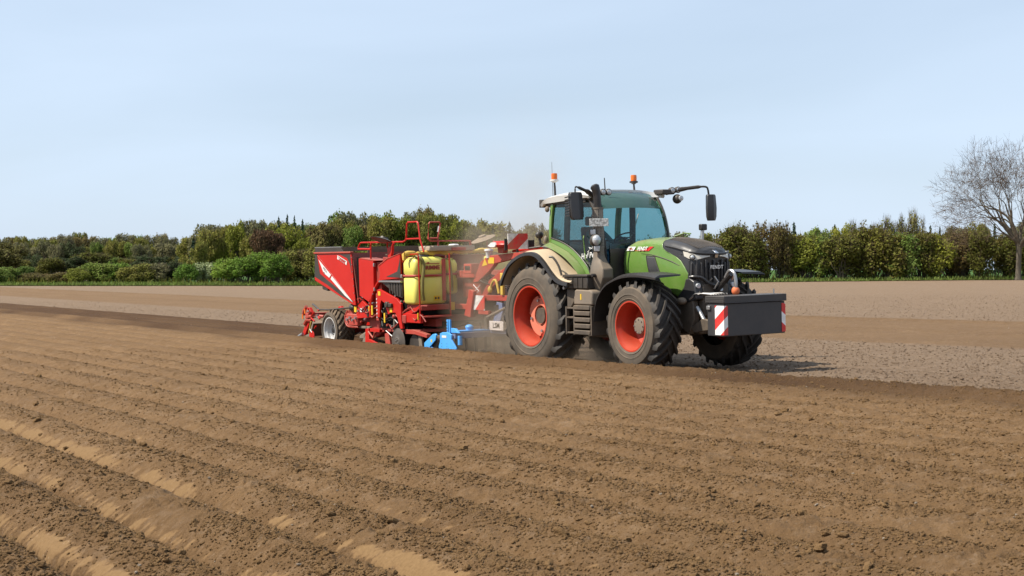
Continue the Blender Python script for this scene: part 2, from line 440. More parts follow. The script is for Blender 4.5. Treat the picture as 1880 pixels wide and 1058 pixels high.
LEAF['hedge'] = leaf_mat('leaf_hedge', (0.108, 0.124, 0.019), (0.172, 0.177, 0.027), (0.115, 0.090, 0.025))
LEAF['budding'] = leaf_mat('leaf_budding', (0.139, 0.098, 0.033), (0.190, 0.133, 0.046), (0.124, 0.117, 0.033))
BARK = plain('bark', (.13, .105, .075), .9); BARK_PALE = plain('bark_pale', (.14, .115, .08), .9)
TWIG = plain('twig', (.115, .075, .046), .9); TWIG_GREY = plain('twig_grey', (.15, .125, .10), .9)

def quads(C, U, W):
    """leaf quads centred at C with half vectors U, W -> V, F"""
    n = len(C)
    V = np.stack([C-U-W*.6, C+U-W, C+U*.8+W, C-U+W*.8], 1).reshape(-1, 3)
    return V, np.arange(n*4).reshape(n, 4)
def unit(v): return v/np.maximum(np.linalg.norm(v, axis=-1, keepdims=True), 1e-9)
def leaves(r, C, R, n, size, flat=0., fill=.5):
    """n leaves in the blobs C (k,3), R (k,3)"""
    w = (R.prod(1))**(2/3); k = r.choice(len(C), n, p=w/w.sum())
    d = unit(r.normal(size=(n, 3))); rad = fill+(1-fill)*r.rand(n, 1)**.6
    rad *= 1 + .11*r.normal(size=(n, 1))
    P = C[k]+d*rad*R[k]
    nor = unit(d*.8 + r.normal(size=(n, 3))*.75 + np.array([0, 0, .35+flat]))
    a = unit(np.cross(nor, r.normal(size=(n, 3)))); b = np.cross(nor, a)
    sz = size*(.55+.9*r.rand(n, 1))
    return quads(P, a*sz*.5, b*sz*.5)
def twigs(r, P0, P1, w):
    n = len(P0); d = P1-P0; side = unit(np.cross(d, r.normal(size=(n, 3))))*w
    V = np.stack([P0-side, P0+side, P1+side*.4, P1-side*.4], 1).reshape(-1, 3)
    return V, np.arange(n*4).reshape(n, 4)
def join(parts):
    Vs, Fs, Ms, o = [], [], [], 0
    for V, F, m in parts:
        Vs.append(V); Fs.append(F+o); Ms.append(np.full(len(F), m)); o += len(V)
    return np.concatenate(Vs), np.concatenate(Fs), np.concatenate(Ms)
def mk(name, parts, mats):
    V, F, m = join(parts); me = np_mesh(name, V, F, mats)
    me.polygons.foreach_set('material_index', m.astype(np.int32)); return me
def limb_quads(paths, n=5):
    """paths: list of (points (m,3), radii (m)) -> tapered tubes"""
    Vs, Fs, o = [], [], 0
    for P, R in paths:
        P = np.asarray(P, float); m = len(P)
        T = unit(np.gradient(P, axis=0)); ref = np.array([.31, .95, .1]); A = unit(np.cross(T, ref)); B = np.cross(T, A)
        th = np.linspace(0, 2*np.pi, n, endpoint=False)
        ring = P[:, None]+np.asarray(R)[:, None, None]*(np.cos(th)[None, :, None]*A[:, None]+np.sin(th)[None, :, None]*B[:, None])
        Vs.append(ring.reshape(-1, 3)); idx = np.arange(m*n).reshape(m, n)+o; nx = np.roll(idx, -1, 1)
        Fs.append(np.stack([idx[:-1], nx[:-1], nx[1:], idx[1:]], -1).reshape(-1, 4)); o += m*n
    return np.concatenate(Vs), np.concatenate(Fs)
def bend(r, a, b, k=5, amp=.08):
    a = np.array(a, float); b = np.array(b, float); t = np.linspace(0, 1, k)[:, None]
    L = np.linalg.norm(b-a); P = a+(b-a)*t + r.normal(size=(k, 3))*amp*L*np.sin(np.pi*t)*.5
    P[:, 2] += .06*L*np.sin(np.pi*t[:, 0]); return P

def tree_meshes(kind, seed):
    """unit tree: height 10, crown width 10 (scaled per object); returns trunk mesh, crown mesh"""
    r = np.random.RandomState(seed)
    lm = LEAF.get(kind, LEAF['olive'])
    if kind == 'conifer':
        Vp = []
        P0, P1, W = [], [], []
        zz = np.linspace(1.0, 9.7, 30); C, U, Wd = [], [], []
        for z in zz:
            R = 4.6*(1-z/10.2)**.85*(.8+.35*r.rand())
            for j in range(int(26*(1.15-z/11))):
                a = r.rand()*6.28; d = np.array([math.cos(a), math.sin(a), 0]); rr = R*(.35+.65*r.rand())
                C.append(d*rr+np.array([0, 0, z-.10*rr+r.normal()*.12])); l = .75*(.5+r.rand())
                U.append((d+np.array([0, 0, -.35]))*l*.7); Wd.append(np.array([-d[1], d[0], r.normal()*.4])*l*.35)
        V, F = quads(np.array(C), np.array(U), np.array(Wd))
        tr = limb_quads([(np.array([[0, 0, 0], [0, 0, 4.], [0, 0, 10]]), [.3, .2, .03])], 6)
        return mk('trunk', [(*tr, 0)], [BARK]), mk('crown', [(V, F, 0)], [lm])
    shrub = kind in ('bright', 'hedge', 'dark', 'blossom', 'budding', 'twiggy') or seed >= 500
    dens = {'grey': .75, 'brown': .85, 'twiggy': .14, 'budding': .55, 'hedge': .9}.get(kind, 1.0)
    paths = []; C = []; R = []
    if kind == 'twiggy':
        nb = 9
        for i in range(nb):
            a = r.rand()*6.28; rr = 4.2*math.sqrt(r.rand()); z = 5.2+3.6*r.rand()-rr*.3
            C.append([rr*math.cos(a), rr*math.sin(a), z]); R.append([1.6, 1.6, 1.9])
    elif shrub:
        nb = 28
        for i in range(nb):
            a = r.rand()*6.28; z = 2.3+5.9*r.rand()**.8; mx = 4.4*math.sqrt(max(.10, 1-((z-3.8)/5.3)**2))
            rr = mx*math.sqrt(r.rand()); q = 1.15+.75*r.rand()
            C.append([rr*math.cos(a)*.85, rr*math.sin(a)*.85, z]); R.append([q, q, q*(.85+.6*r.rand())])
    else:
        nb = 26
        for i in range(nb):
            a = r.rand()*6.28; z = 3.2+5.3*r.rand()**.75; mx = 4.5*math.sqrt(max(.1, 1-((z-5.6)/4.6)**2))
            rr = mx*math.sqrt(r.rand()); q = 1.0+.85*r.rand()
            C.append([rr*math.cos(a)*.84, rr*math.sin(a)*.84, z]); R.append([q, q, q*.95])
    C = np.array(C); R = np.array(R)
    if shrub:
        for i in range(nb):
            b = np.array([C[i, 0]*.25+r.normal()*.3, C[i, 1]*.25+r.normal()*.3, -.3])
            paths.append((bend(r, b, C[i], 5), np.array([.10, .085, .065, .045, .025])*1.0))
    else:
        tp = np.array([[0, 0, -.4], [r.normal()*.1, r.normal()*.1, 2.], [r.normal()*.2, r.normal()*.2, 4.2], [r.normal()*.3, r.normal()*.3, 6.4], [0, 0, 8.2]])
        paths.append((tp, [.34, .27, .20, .13, .05]))
        for i in range(nb):
            z0 = max(1.8, C[i, 2]*.55); b = np.array([np.interp(z0, tp[:, 2], tp[:, 0]), np.interp(z0, tp[:, 2], tp[:, 1]), z0])
            paths.append((bend(r, b, C[i], 5), np.array([.12, .09, .07, .045, .02])))
    trunk = limb_quads(paths, 4)
    nL = int((6200 if not shrub else 7000)*dens)
    lv = leaves(r, C, R, nL, .31)
    # twigs reaching out of the blobs
    nt = 520 if kind == 'twiggy' else 1300 if kind in ('twiggy', 'budding', 'grey', 'brown', 'hedge') else 620
    k = r.randint(0, nb, nt); d = unit(r.normal(size=(nt, 3))+np.array([0, 0, .75])+.25*unit(C[k]-np.array([0, 0, 4.5])))
    P0 = C[k]+d*R[k]*.15*r.rand(nt, 1); P1 = C[k]+d*R[k]*((1.05 if shrub else .92)+(.42 if shrub else .26)*r.rand(nt, 1))
    tw = twigs(r, P0, P1, .032)
    parts = [(*lv, 0), (*tw, 1)]
    if kind in ('hedge', 'budding', 'twiggy', 'blossom', 'bright'):          # upright whip shoots above the crown
        k = r.randint(0, nb, 90); P0 = C[k]; P1 = C[k]+np.stack([r.normal(size=90)*.5, r.normal(size=90)*.5, R[k, 2]*(1.0+.42*r.rand(90))], -1)
        parts.append((*twigs(r, P0, P1, .045), 1))
        j = r.randint(0, 90, 900); tt = .5+.5*r.rand(900, 1); Q = P0[j]*(1-tt)+P1[j]*tt+r.normal(size=(900, 3))*.09
        if kind != 'twiggy':
            a = unit(r.normal(size=(900, 3))); b = unit(np.cross(a, r.normal(size=(900, 3))))
            parts.append((*quads(Q, a*.13, b*.13), 0))
    return mk('trunk', [(*trunk, 0)], [BARK]), mk('crown', parts, [lm, TWIG_GREY if kind in ('twiggy', 'grey') else TWIG])

def bare_tree_meshes():
    """big leafless oak: low fork, wide ascending limbs, fine twigs"""
    r = np.random.RandomState(77)
    limbs = []; fine = []
    def grow(p, d, L, rad, lvl):
        k = 5 if lvl < 4 else 3
        pts = [p]; q = p; dd = d
        for i in range(k-1):
            dd = unit(dd + r.normal(size=3)*(.10+.035*lvl) + np.array([0, 0, .045 if lvl > 1 else .02])); q = q+dd*L/(k-1); pts.append(q)
        end = rad*.62
        if lvl < 5: limbs.append((np.array(pts), np.linspace(rad*(1.55 if lvl < 3 else 1.25), end*(1.5 if lvl < 3 else 1.25), k)))
        else: fine.append((pts[0], pts[-1], rad))
        if lvl >= 7: return
        nchild = 3 if lvl < 6 else 3
        for c in range(nchild):
            ax = unit(np.cross(dd, r.normal(size=3))); ang = (.30+.38*r.rand()) if c else .14
            nd = unit(dd*math.cos(ang)+ax*math.sin(ang))
            i = len(pts)-1 if (c < 2 or lvl > 5) else r.randint(k//2, k)
            grow(pts[i], nd, L*(.74+.16*r.rand()), end*(.82 if c == 0 else .62), lvl+1)
    base = np.array([0, 0, -.2]); fork = np.array([.1, 0, 4.4])
    limbs.append((np.array([base, [0, 0, .35], [.05, 0, 2.2], fork]), [.62, .43, .37, .40]))
    for a, el, L, rad in ((180, 38, 3.5, .20), (150, 60, 3.6, .20), (215, 52, 3.3, .18), (95, 74, 3.6, .22), (20, 66, 3.6, .20), (0, 40, 3.4, .18), (300, 60, 3.2, .17), (190, 22, 3.0, .12), (345, 20, 2.8, .11)):
        a = math.radians(a); e = math.radians(el)
        grow(fork+np.array([0, 0, r.uniform(-.5, .2)]), np.array([math.cos(a)*math.cos(e), math.sin(a)*math.cos(e), math.sin(e)]), L, rad, 1)
    lm = limb_quads([l for l in limbs], 5)
    P0 = np.array([f[0] for f in fine]); P1 = np.array([f[1] for f in fine])
    w = np.clip(np.array([f[2] for f in fine])[:, None]*1.5, .016, .06)
    V, F = twigs(r, P0, P1, w)
    V2, F2 = twigs(r, P0, P1+r.normal(size=P1.shape)*.12, w)
    zmax = V[:, 2].max(); xr = (V[:, 0].min(), V[:, 0].max())
    print('bare tree', len(F), 'twigs; height', zmax, 'x', xr)
    return mk('trunk', [(*lm, 0)], [BARK_PALE]), mk('crown', [(V, F, 0)], [TWIG])
TREES = [
 (-156.4, 425.8, 10.9, 6.4, 'grey', 'farwood'), (-158.4, 436.9, 11.4, 6.2, 'grey', 'farwood'), (-142.5, 398.6, 10.6, 5.5, 'grey', 'farwood'), (-143.6, 407.4, 10.3, 4.8, 'brown', 'farwood'),
 (-136.4, 392.6, 9.9, 5.5, 'grey', 'farwood'), (-131.9, 385.3, 9.5, 5.7, 'grey', 'farwood'), (-147.2, 437.9, 11.7, 6.0, 'grey', 'farwood'), (-131.0, 395.8, 9.7, 6.3, 'brown', 'farwood'),
 (-128.4, 394.1, 10.6, 4.6, 'olive', 'farwood'), (-133.7, 417.2, 10.4, 5.8, 'green', 'farwood'), (-126.8, 401.8, 10.8, 5.8, 'grey', 'farwood'), (-120.3, 388.1, 10.0, 6.2, 'olive', 'farwood'),
 (-123.6, 407.2, 10.9, 5.6, 'brown', 'farwood'), (-114.9, 385.5, 10.1, 4.3, 'grey', 'farwood'), (-114.4, 391.5, 9.7, 4.8, 'brown', 'farwood'), (-118.7, 413.9, 11.1, 6.1, 'olive', 'farwood'),
 (-113.9, 405.2, 10.2, 5.0, 'brown', 'farwood'), (-110.9, 403.7, 11.3, 5.7, 'grey', 'farwood'), (-111.8, 415.0, 10.2, 5.2, 'green', 'farwood'), (-110.8, 419.5, 10.5, 6.1, 'green', 'farwood'),
 (-99.8, 387.7, 10.8, 6.2, 'grey', 'farwood'), (-106.9, 425.7, 11.9, 5.4, 'green', 'farwood'), (-95.3, 388.1, 10.4, 6.0, 'olive', 'farwood'), (-94.9, 396.4, 10.7, 6.3, 'grey', 'farwood'),
 (-99.8, 428.3, 10.9, 4.9, 'brown', 'farwood'), (-92.8, 408.1, 10.7, 4.7, 'grey', 'farwood'), (-90.7, 409.9, 9.2, 5.5, 'green', 'farwood'), (-87.8, 407.2, 10.3, 4.7, 'brown', 'farwood'),
 (-82.7, 394.9, 9.7, 6.2, 'green', 'farwood'), (-136.5, 375.2, 8.1, 4.6, 'grey', 'woodedge'), (-133.2, 372.7, 7.6, 4.6, 'olive', 'woodedge'), (-132.2, 378.3, 8.4, 4.2, 'dark', 'woodedge'),
 (-129.7, 378.5, 7.4, 5.2, 'grey', 'woodedge'), (-123.1, 367.2, 7.9, 4.5, 'grey', 'woodedge'), (-122.0, 371.6, 8.4, 4.5, 'grey', 'woodedge'), (-121.7, 378.8, 7.9, 5.0, 'grey', 'woodedge'),
 (-119.2, 380.9, 8.7, 4.5, 'grey', 'woodedge'), (-114.5, 375.5, 8.1, 4.0, 'grey', 'woodedge'), (-112.1, 378.1, 8.2, 4.8, 'dark', 'woodedge'), (-109.1, 376.3, 7.7, 4.7, 'dark', 'woodedge'),
 (-107.9, 380.9, 8.1, 4.3, 'olive', 'woodedge'), (-104.3, 377.0, 8.0, 4.1, 'green', 'woodedge'), (-100.8, 374.5, 8.8, 4.1, 'olive', 'woodedge'), (-99.8, 382.5, 8.8, 4.6, 'olive', 'woodedge'),
 (-95.8, 377.6, 8.4, 3.9, 'green', 'woodedge'), (-90.7, 367.0, 7.4, 4.3, 'grey', 'woodedge'), (-90.4, 378.0, 7.6, 4.6, 'olive', 'woodedge'), (-86.1, 371.7, 8.3, 4.5, 'grey', 'woodedge'),
 (-83.5, 373.7, 7.6, 4.9, 'grey', 'woodedge'), (-80.7, 373.1, 8.6, 4.4, 'green', 'woodedge'), (-77.5, 372.6, 7.9, 5.0, 'olive', 'woodedge'), (-79.6, 235, 6.4, 6.8, 'autumn', 'lone'),
 (-122.4, 336.7, 4.6, 6.4, 'dark', 'understory'), (-116.4, 328.0, 3.8, 6.1, 'hedge', 'understory'), (-115.5, 333.3, 4.4, 6.1, 'hedge', 'understory'), (-114.2, 337.7, 4.7, 6.4, 'green', 'understory'),
 (-108.1, 326.9, 3.8, 7.0, 'hedge', 'understory'), (-107.0, 331.9, 4.9, 6.2, 'dark', 'understory'), (-103.4, 328.3, 4.8, 6.2, 'dark', 'understory'), (-99.1, 322.6, 4.3, 6.1, 'hedge', 'understory'),
 (-98.4, 329.9, 4.6, 7.2, 'dark', 'understory'), (-95.1, 326.5, 4.8, 6.6, 'dark', 'understory'), (-92.5, 327.6, 5.0, 6.5, 'hedge', 'understory'), (-90.5, 329.3, 4.7, 7.0, 'hedge', 'understory'),
 (-88.0, 328.8, 4.0, 6.4, 'green', 'understory'), (-85.2, 329.6, 3.9, 6.6, 'hedge', 'understory'), (-83.3, 334.1, 4.4, 5.9, 'dark', 'understory'), (-78.5, 326.6, 4.4, 6.7, 'dark', 'understory'),
 (-77.0, 330.8, 4.4, 6.3, 'dark', 'understory'), (-74.2, 330.7, 4.5, 5.4, 'hedge', 'understory'), (-69.9, 323.0, 4.8, 6.9, 'dark', 'understory'), (-70.2, 338.0, 3.8, 6.8, 'dark', 'understory'),
 (-50.4, 235.5, 6.7, 5.0, 'olive', 'hillback'), (-46.9, 228.4, 8.1, 5.0, 'grey', 'hillback'), (-47.6, 239.6, 8.9, 3.8, 'grey', 'hillback'), (-44.2, 230.3, 9.0, 3.6, 'olive', 'hillback'),
 (-42.4, 230.8, 9.0, 4.6, 'olive', 'hillback'), (-41.4, 235.2, 8.8, 4.4, 'grey', 'hillback'), (-40.0, 237.3, 9.1, 3.9, 'grey', 'hillback'), (-38.9, 242.7, 9.4, 4.7, 'grey', 'hillback'),
 (-34.9, 227.6, 8.9, 4.7, 'olive', 'hillback'), (-34.7, 241.0, 9.1, 4.5, 'green', 'hillback'), (-32.4, 236.4, 9.2, 3.8, 'grey', 'hillback'), (-30.4, 233.1, 9.0, 4.3, 'green', 'hillback'),
 (-27.9, 229.1, 9.4, 4.8, 'olive', 'hillback'), (-27.4, 240.7, 10.2, 5.3, 'green', 'hillback'), (-23.7, 224.6, 10.2, 5.0, 'grey', 'hillback'), (-23.2, 237.4, 10.7, 4.3, 'grey', 'hillback'),
 (-21.5, 237.5, 10.4, 5.0, 'green', 'hillback'), (-19.7, 236.3, 10.7, 5.0, 'green', 'hillback'), (-16.6, 222.8, 10.6, 5.0, 'grey', 'hillback'), (-14.8, 224.1, 10.6, 3.5, 'grey', 'hillback'),
 (-14.3, 242.6, 11.1, 4.9, 'brown', 'hillback'), (-12.7, 241.6, 10.9, 4.8, 'green', 'hillback'), (-10.2, 226.2, 10.1, 4.5, 'olive', 'hillback'), (-9.1, 241.4, 10.4, 4.0, 'brown', 'hillback'),
 (-7.4, 238.5, 9.6, 4.8, 'olive', 'hillback'), (-5.6, 242.3, 9.5, 4.4, 'olive', 'hillback'), (-3.4, 232.4, 8.3, 5.1, 'olive', 'hillback'), (-1.4, 232.0, 8.4, 3.9, 'grey', 'hillback'),
 (0.1, 234.6, 8.1, 4.7, 'olive', 'hillback'), (1.8, 230.0, 7.9, 4.0, 'green', 'hillback'), (3.8, 243.9, 9.0, 4.6, 'grey', 'hillback'), (5.0, 223.0, 8.2, 4.4, 'grey', 'hillback'),
 (-35.2, 226, 9.6, 1.6, 'conifer', 'hillback'), (-33.9, 226, 9.6, 1.6, 'conifer', 'hillback'), (-32.8, 226, 9.3, 1.6, 'conifer', 'hillback'), (-31.6, 226, 9.5, 1.6, 'conifer', 'hillback'),
 (-48.1, 226, 6.9, 2.1, 'conifer', 'hillback'), (-2.9, 226, 8.4, 1.8, 'conifer', 'hillback'), (4.3, 215, 8.2, 1.9, 'conifer', 'hillback'), (-0.4, 220, 8.1, 1.9, 'conifer', 'hillback'),
 (-40.9, 194.5, 5.3, 3.1, 'olive', 'hillmid'), (-40.3, 200.6, 6.6, 3.6, 'olive', 'hillmid'), (-39.5, 205.9, 6.2, 3.3, 'yellow', 'hillmid'), (-36.6, 200.2, 7.4, 3.3, 'yellow', 'hillmid'),
 (-34.5, 198.2, 6.6, 3.2, 'olive', 'hillmid'), (-32.1, 195.1, 7.5, 3.7, 'copper', 'hillmid'), (-30.8, 194.9, 6.4, 3.1, 'copper', 'hillmid'), (-30.4, 204.8, 7.8, 4.0, 'yellow', 'hillmid'),
 (-27.9, 199.9, 5.8, 3.2, 'yellow', 'hillmid'), (-26.9, 205.2, 7.5, 3.7, 'brown', 'hillmid'), (-23.8, 194.6, 7.6, 3.7, 'brown', 'hillmid'), (-22.3, 196.9, 8.0, 3.6, 'olive', 'hillmid'),
 (-20.5, 194.6, 6.9, 3.4, 'green', 'hillmid'), (-19.1, 198.8, 7.8, 3.6, 'brown', 'hillmid'), (-17.0, 194.7, 8.1, 3.7, 'olive', 'hillmid'), (-15.2, 197.1, 8.4, 3.9, 'yellow', 'hillmid'),
 (-13.6, 198.9, 7.9, 3.6, 'green', 'hillmid'), (-11.8, 197.7, 8.6, 3.7, 'olive', 'hillmid'), (-9.8, 194.6, 8.3, 3.7, 'olive', 'hillmid'), (-8.1, 194.5, 8.2, 3.3, 'yellow', 'hillmid'),
 (-6.9, 205.7, 8.0, 3.1, 'olive', 'hillmid'), (-5.0, 196.2, 6.8, 2.9, 'grey', 'hillmid'), (-3.5, 200.1, 6.6, 2.9, 'olive', 'hillmid'), (-1.7, 198.8, 6.3, 2.9, 'grey', 'hillmid'),
 (0.0, 200.4, 6.6, 2.9, 'olive', 'hillmid'), (1.6, 195.0, 6.4, 2.8, 'grey', 'hillmid'), (3.2, 197.8, 6.5, 2.7, 'olive', 'hillmid'), (-59.0, 168.8, 2.0, 3.9, 'green', 'leftbush'),
 (-58.2, 171.8, 2.0, 3.6, 'green', 'leftbush'), (-57.3, 174.4, 1.8, 3.7, 'green', 'leftbush'), (-55.0, 172.2, 1.3, 3.3, 'brown', 'leftbush'), (-53.9, 174.0, 1.1, 3.7, 'brown', 'leftbush'),
 (-50.9, 169.5, 1.3, 3.4, 'brown', 'leftbush'), (-48.9, 168.1, 1.8, 3.2, 'yellow', 'leftbush'), (-48.5, 171.8, 2.3, 4.0, 'green', 'leftbush'), (-46.7, 171.4, 2.5, 4.2, 'green', 'leftbush'),
 (-45.3, 172.0, 2.6, 4.0, 'bright', 'leftbush'), (-43.3, 170.6, 2.1, 3.8, 'olive', 'leftbush'), (-42.2, 172.4, 2.3, 3.3, 'olive', 'leftbush'), (-40.8, 173.1, 2.1, 3.5, 'grey', 'leftbush'),
 (-39.2, 174.4, 2.6, 2.8, 'dark', 'leftbush'), (-36.8, 170.2, 2.5, 3.2, 'bright', 'leftbush'), (-35.4, 171.1, 2.5, 3.1, 'blossom', 'leftbush'), (-34.4, 173.8, 2.6, 3.8, 'bright', 'leftbush'),
 (-31.9, 169.6, 2.9, 4.1, 'bright', 'leftbush'), (-30.1, 168.8, 3.1, 4.1, 'bright', 'leftbush'), (-28.6, 170.2, 3.3, 4.3, 'bright', 'leftbush'), (-26.6, 168.6, 3.2, 4.1, 'bright', 'leftbush'),
 (-25.6, 173.4, 3.7, 4.2, 'olive', 'leftbush'), (-24.0, 173.7, 3.9, 4.0, 'brown', 'leftbush'), (-21.9, 170.2, 4.1, 4.1, 'olive', 'leftbush'), (-20.1, 168.9, 3.8, 4.1, 'green', 'leftbush'),
 (-18.4, 168.6, 3.9, 4.1, 'brown', 'leftbush'), (-16.8, 169.7, 4.1, 4.1, 'bright', 'leftbush'), (-15.0, 168.6, 4.2, 4.1, 'yellow', 'leftbush'), (-13.4, 171.0, 4.2, 4.1, 'bright', 'leftbush'),
 (-11.8, 172.0, 4.1, 4.2, 'olive', 'leftbush'), (-9.9, 169.7, 4.2, 4.1, 'bright', 'leftbush'), (-8.2, 168.4, 4.0, 4.1, 'olive', 'leftbush'), (-6.8, 172.9, 3.8, 4.0, 'green', 'leftbush'),
 (-5.0, 168.3, 3.8, 3.9, 'olive', 'leftbush'), (-3.4, 169.4, 3.7, 3.9, 'olive', 'leftbush'), (-1.7, 170.0, 3.7, 3.8, 'grey', 'leftbush'), (0.0, 170.6, 3.8, 3.8, 'olive', 'leftbush'),
 (1.7, 168.7, 3.9, 3.7, 'green', 'leftbush'), (3.5, 170.9, 3.8, 3.8, 'olive', 'leftbush'), (15.1, 166.6, 5.1, 4.2, 'olive', 'rightbush'), (17.3, 168.8, 5.5, 3.9, 'twiggy', 'rightbush'),
 (18.7, 167.8, 5.4, 4.2, 'olive', 'rightbush'), (20.5, 169.5, 5.2, 3.9, 'twiggy', 'rightbush'), (21.9, 168.3, 5.4, 4.0, 'twiggy', 'rightbush'), (23.3, 168.8, 5.2, 4.2, 'hedge', 'rightbush'),
 (24.8, 167.9, 5.6, 4.6, 'hedge', 'rightbush'), (26.5, 167.2, 5.7, 4.7, 'hedge', 'rightbush'), (28.3, 169.1, 6.5, 4.2, 'budding', 'rightbush'), (30.0, 168.3, 5.9, 4.0, 'budding', 'rightbush'),
 (31.9, 169.8, 5.1, 4.3, 'hedge', 'rightbush'), (33.5, 168.6, 4.8, 4.6, 'yellow', 'rightbush'), (35.2, 168.5, 4.8, 4.4, 'green', 'rightbush'), (36.6, 166.3, 5.2, 4.5, 'hedge', 'rightbush'),
 (38.9, 169.1, 5.8, 4.1, 'hedge', 'rightbush'), (40.2, 166.9, 5.8, 5.1, 'hedge', 'rightbush'), (41.8, 165.7, 5.2, 4.5, 'hedge', 'rightbush'), (43.4, 165.3, 5.1, 4.1, 'green', 'rightbush'),
 (45.2, 165.8, 5.1, 4.2, 'hedge', 'rightbush'), (46.9, 166.3, 5.5, 4.5, 'yellow', 'rightbush'), (49.2, 168.4, 5.4, 4.4, 'hedge', 'rightbush'), (50.2, 166.4, 5.2, 4.2, 'budding', 'rightbush'),
 (51.6, 165.3, 5.2, 4.3, 'hedge', 'rightbush'), (54.4, 168.8, 5.4, 4.2, 'twiggy', 'rightbush'), (55.5, 167.8, 5.0, 4.0, 'hedge', 'rightbush'), (56.4, 165.1, 4.9, 4.1, 'hedge', 'rightbush'),
 (58.2, 165.3, 5.1, 4.1, 'hedge', 'rightbush'), (60.2, 165.7, 5.0, 4.3, 'hedge', 'rightbush'), (39.5, 172, 6.6, 2.8, 'twiggy', 'righttall'), (42.5, 172, 7.4, 4.3, 'twiggy', 'righttall'),
 (45.0, 172, 7.2, 2.4, 'twiggy', 'righttall'), (46.4, 172, 7.3, 2.3, 'twiggy', 'righttall'), (25.0, 172, 6.2, 3.8, 'twiggy', 'righttall'), (40.2, 213.6, 8.2, 2.6, 'conifer', 'rightback'),
 (47.1, 218.6, 7.8, 2.4, 'conifer', 'rightback'), (61.3, 219.5, 7.5, 1.8, 'conifer', 'rightback'), (61.7, 216.1, 7.3, 1.6, 'conifer', 'rightback'), (68.4, 212.3, 7.4, 2.0, 'conifer', 'rightback'),
 (71.4, 214.3, 7.8, 1.7, 'conifer', 'rightback'), (23.3, 213.6, 6.9, 3.4, 'grey', 'rightback'), (27.1, 213.3, 6.8, 3.1, 'olive', 'rightback'), (42.8, 210.1, 6.5, 3.8, 'green', 'rightback'),
 (47.5, 215.8, 7.0, 3.1, 'yellow', 'rightback'), (42.9, 218.3, 6.7, 3.5, 'olive', 'rightback'), (64.8, 217.3, 7.0, 4.0, 'grey', 'rightback'), (66.0, 211.0, 6.9, 3.4, 'olive', 'rightback'),
 (74.4, 215.3, 7.2, 3.9, 'grey', 'rightback'), (54.1, 160, 14.7, 14.5, 'bare', 'bare'),
]
LOOK = {'olive': 'olive green', 'grey': 'grey green thinly leaved', 'brown': 'brown budding', 'green': 'mid green', 'yellow': 'yellow green',
        'bright': 'fresh bright green', 'copper': 'dark copper red', 'conifer': 'dark pointed conifer', 'dark': 'very dark green', 'blossom': 'white blossoming',
        'autumn': 'dark olive broad', 'twiggy': 'bare grey twiggy', 'hedge': 'dense olive brown', 'budding': 'reddish brown budding', 'bare': 'bare'}
WHERE = {'farwood': ('tree', 'in the back row of the distant wood at far left', 'trees of the distant wood', 'along that row from the left'),
         'woodedge': ('tree', 'at the front edge of the distant wood at far left', 'trees of the distant wood', 'along that edge from the left'),
         'understory': ('shrub', 'in the dark understory of the distant wood at far left', 'understory shrubs of the distant wood', 'along the row from the left'),
         'lone': ('tree', 'standing before the distant wood at the left picture edge', None, ''),
         'hillback': ('tree', 'on the skyline of the wood behind the planter', 'trees of the wood behind the planter', 'along the skyline from the left'),
         'hillmid': ('tree', 'in the middle of the wood behind the planter', 'trees of the wood behind the planter', 'along that middle row from the left'),
         'leftbush': ('shrub', 'in the front row at the field edge left of the tractor', 'shrubs along the far field edge', 'along that row from the left'),
         'rightbush': ('shrub', 'in the hedge at the field edge right of the cab', 'shrubs of the right hedge', 'along the hedge from the left'),
         'righttall': ('tree', 'poking above the hedge right of the tractor', 'tall thin trees above the right hedge', 'counted from the left'),
         'rightback': ('tree', 'standing beyond the hedge right of the tractor', 'trees beyond the right hedge', 'counted from the left'),
         'bare': ('tree', '', None, '')}
ORD = ['first', 'second', 'third', 'fourth', 'fifth', 'sixth', 'seventh', 'eighth', 'ninth', 'tenth', 'eleventh', 'twelfth', 'thirteenth', 'fourteenth', 'fifteenth',
       'sixteenth', 'seventeenth', 'eighteenth', 'nineteenth', 'twentieth', 'twenty-first', 'twenty-second', 'twenty-third', 'twenty-fourth', 'twenty-fifth',
       'twenty-sixth', 'twenty-seventh', 'twenty-eighth', 'twenty-ninth', 'thirtieth', 'thirty-first', 'thirty-second', 'thirty-third', 'thirty-fourth', 'thirty-fifth',
       'thirty-sixth', 'thirty-seventh', 'thirty-eighth', 'thirty-ninth', 'fortieth']
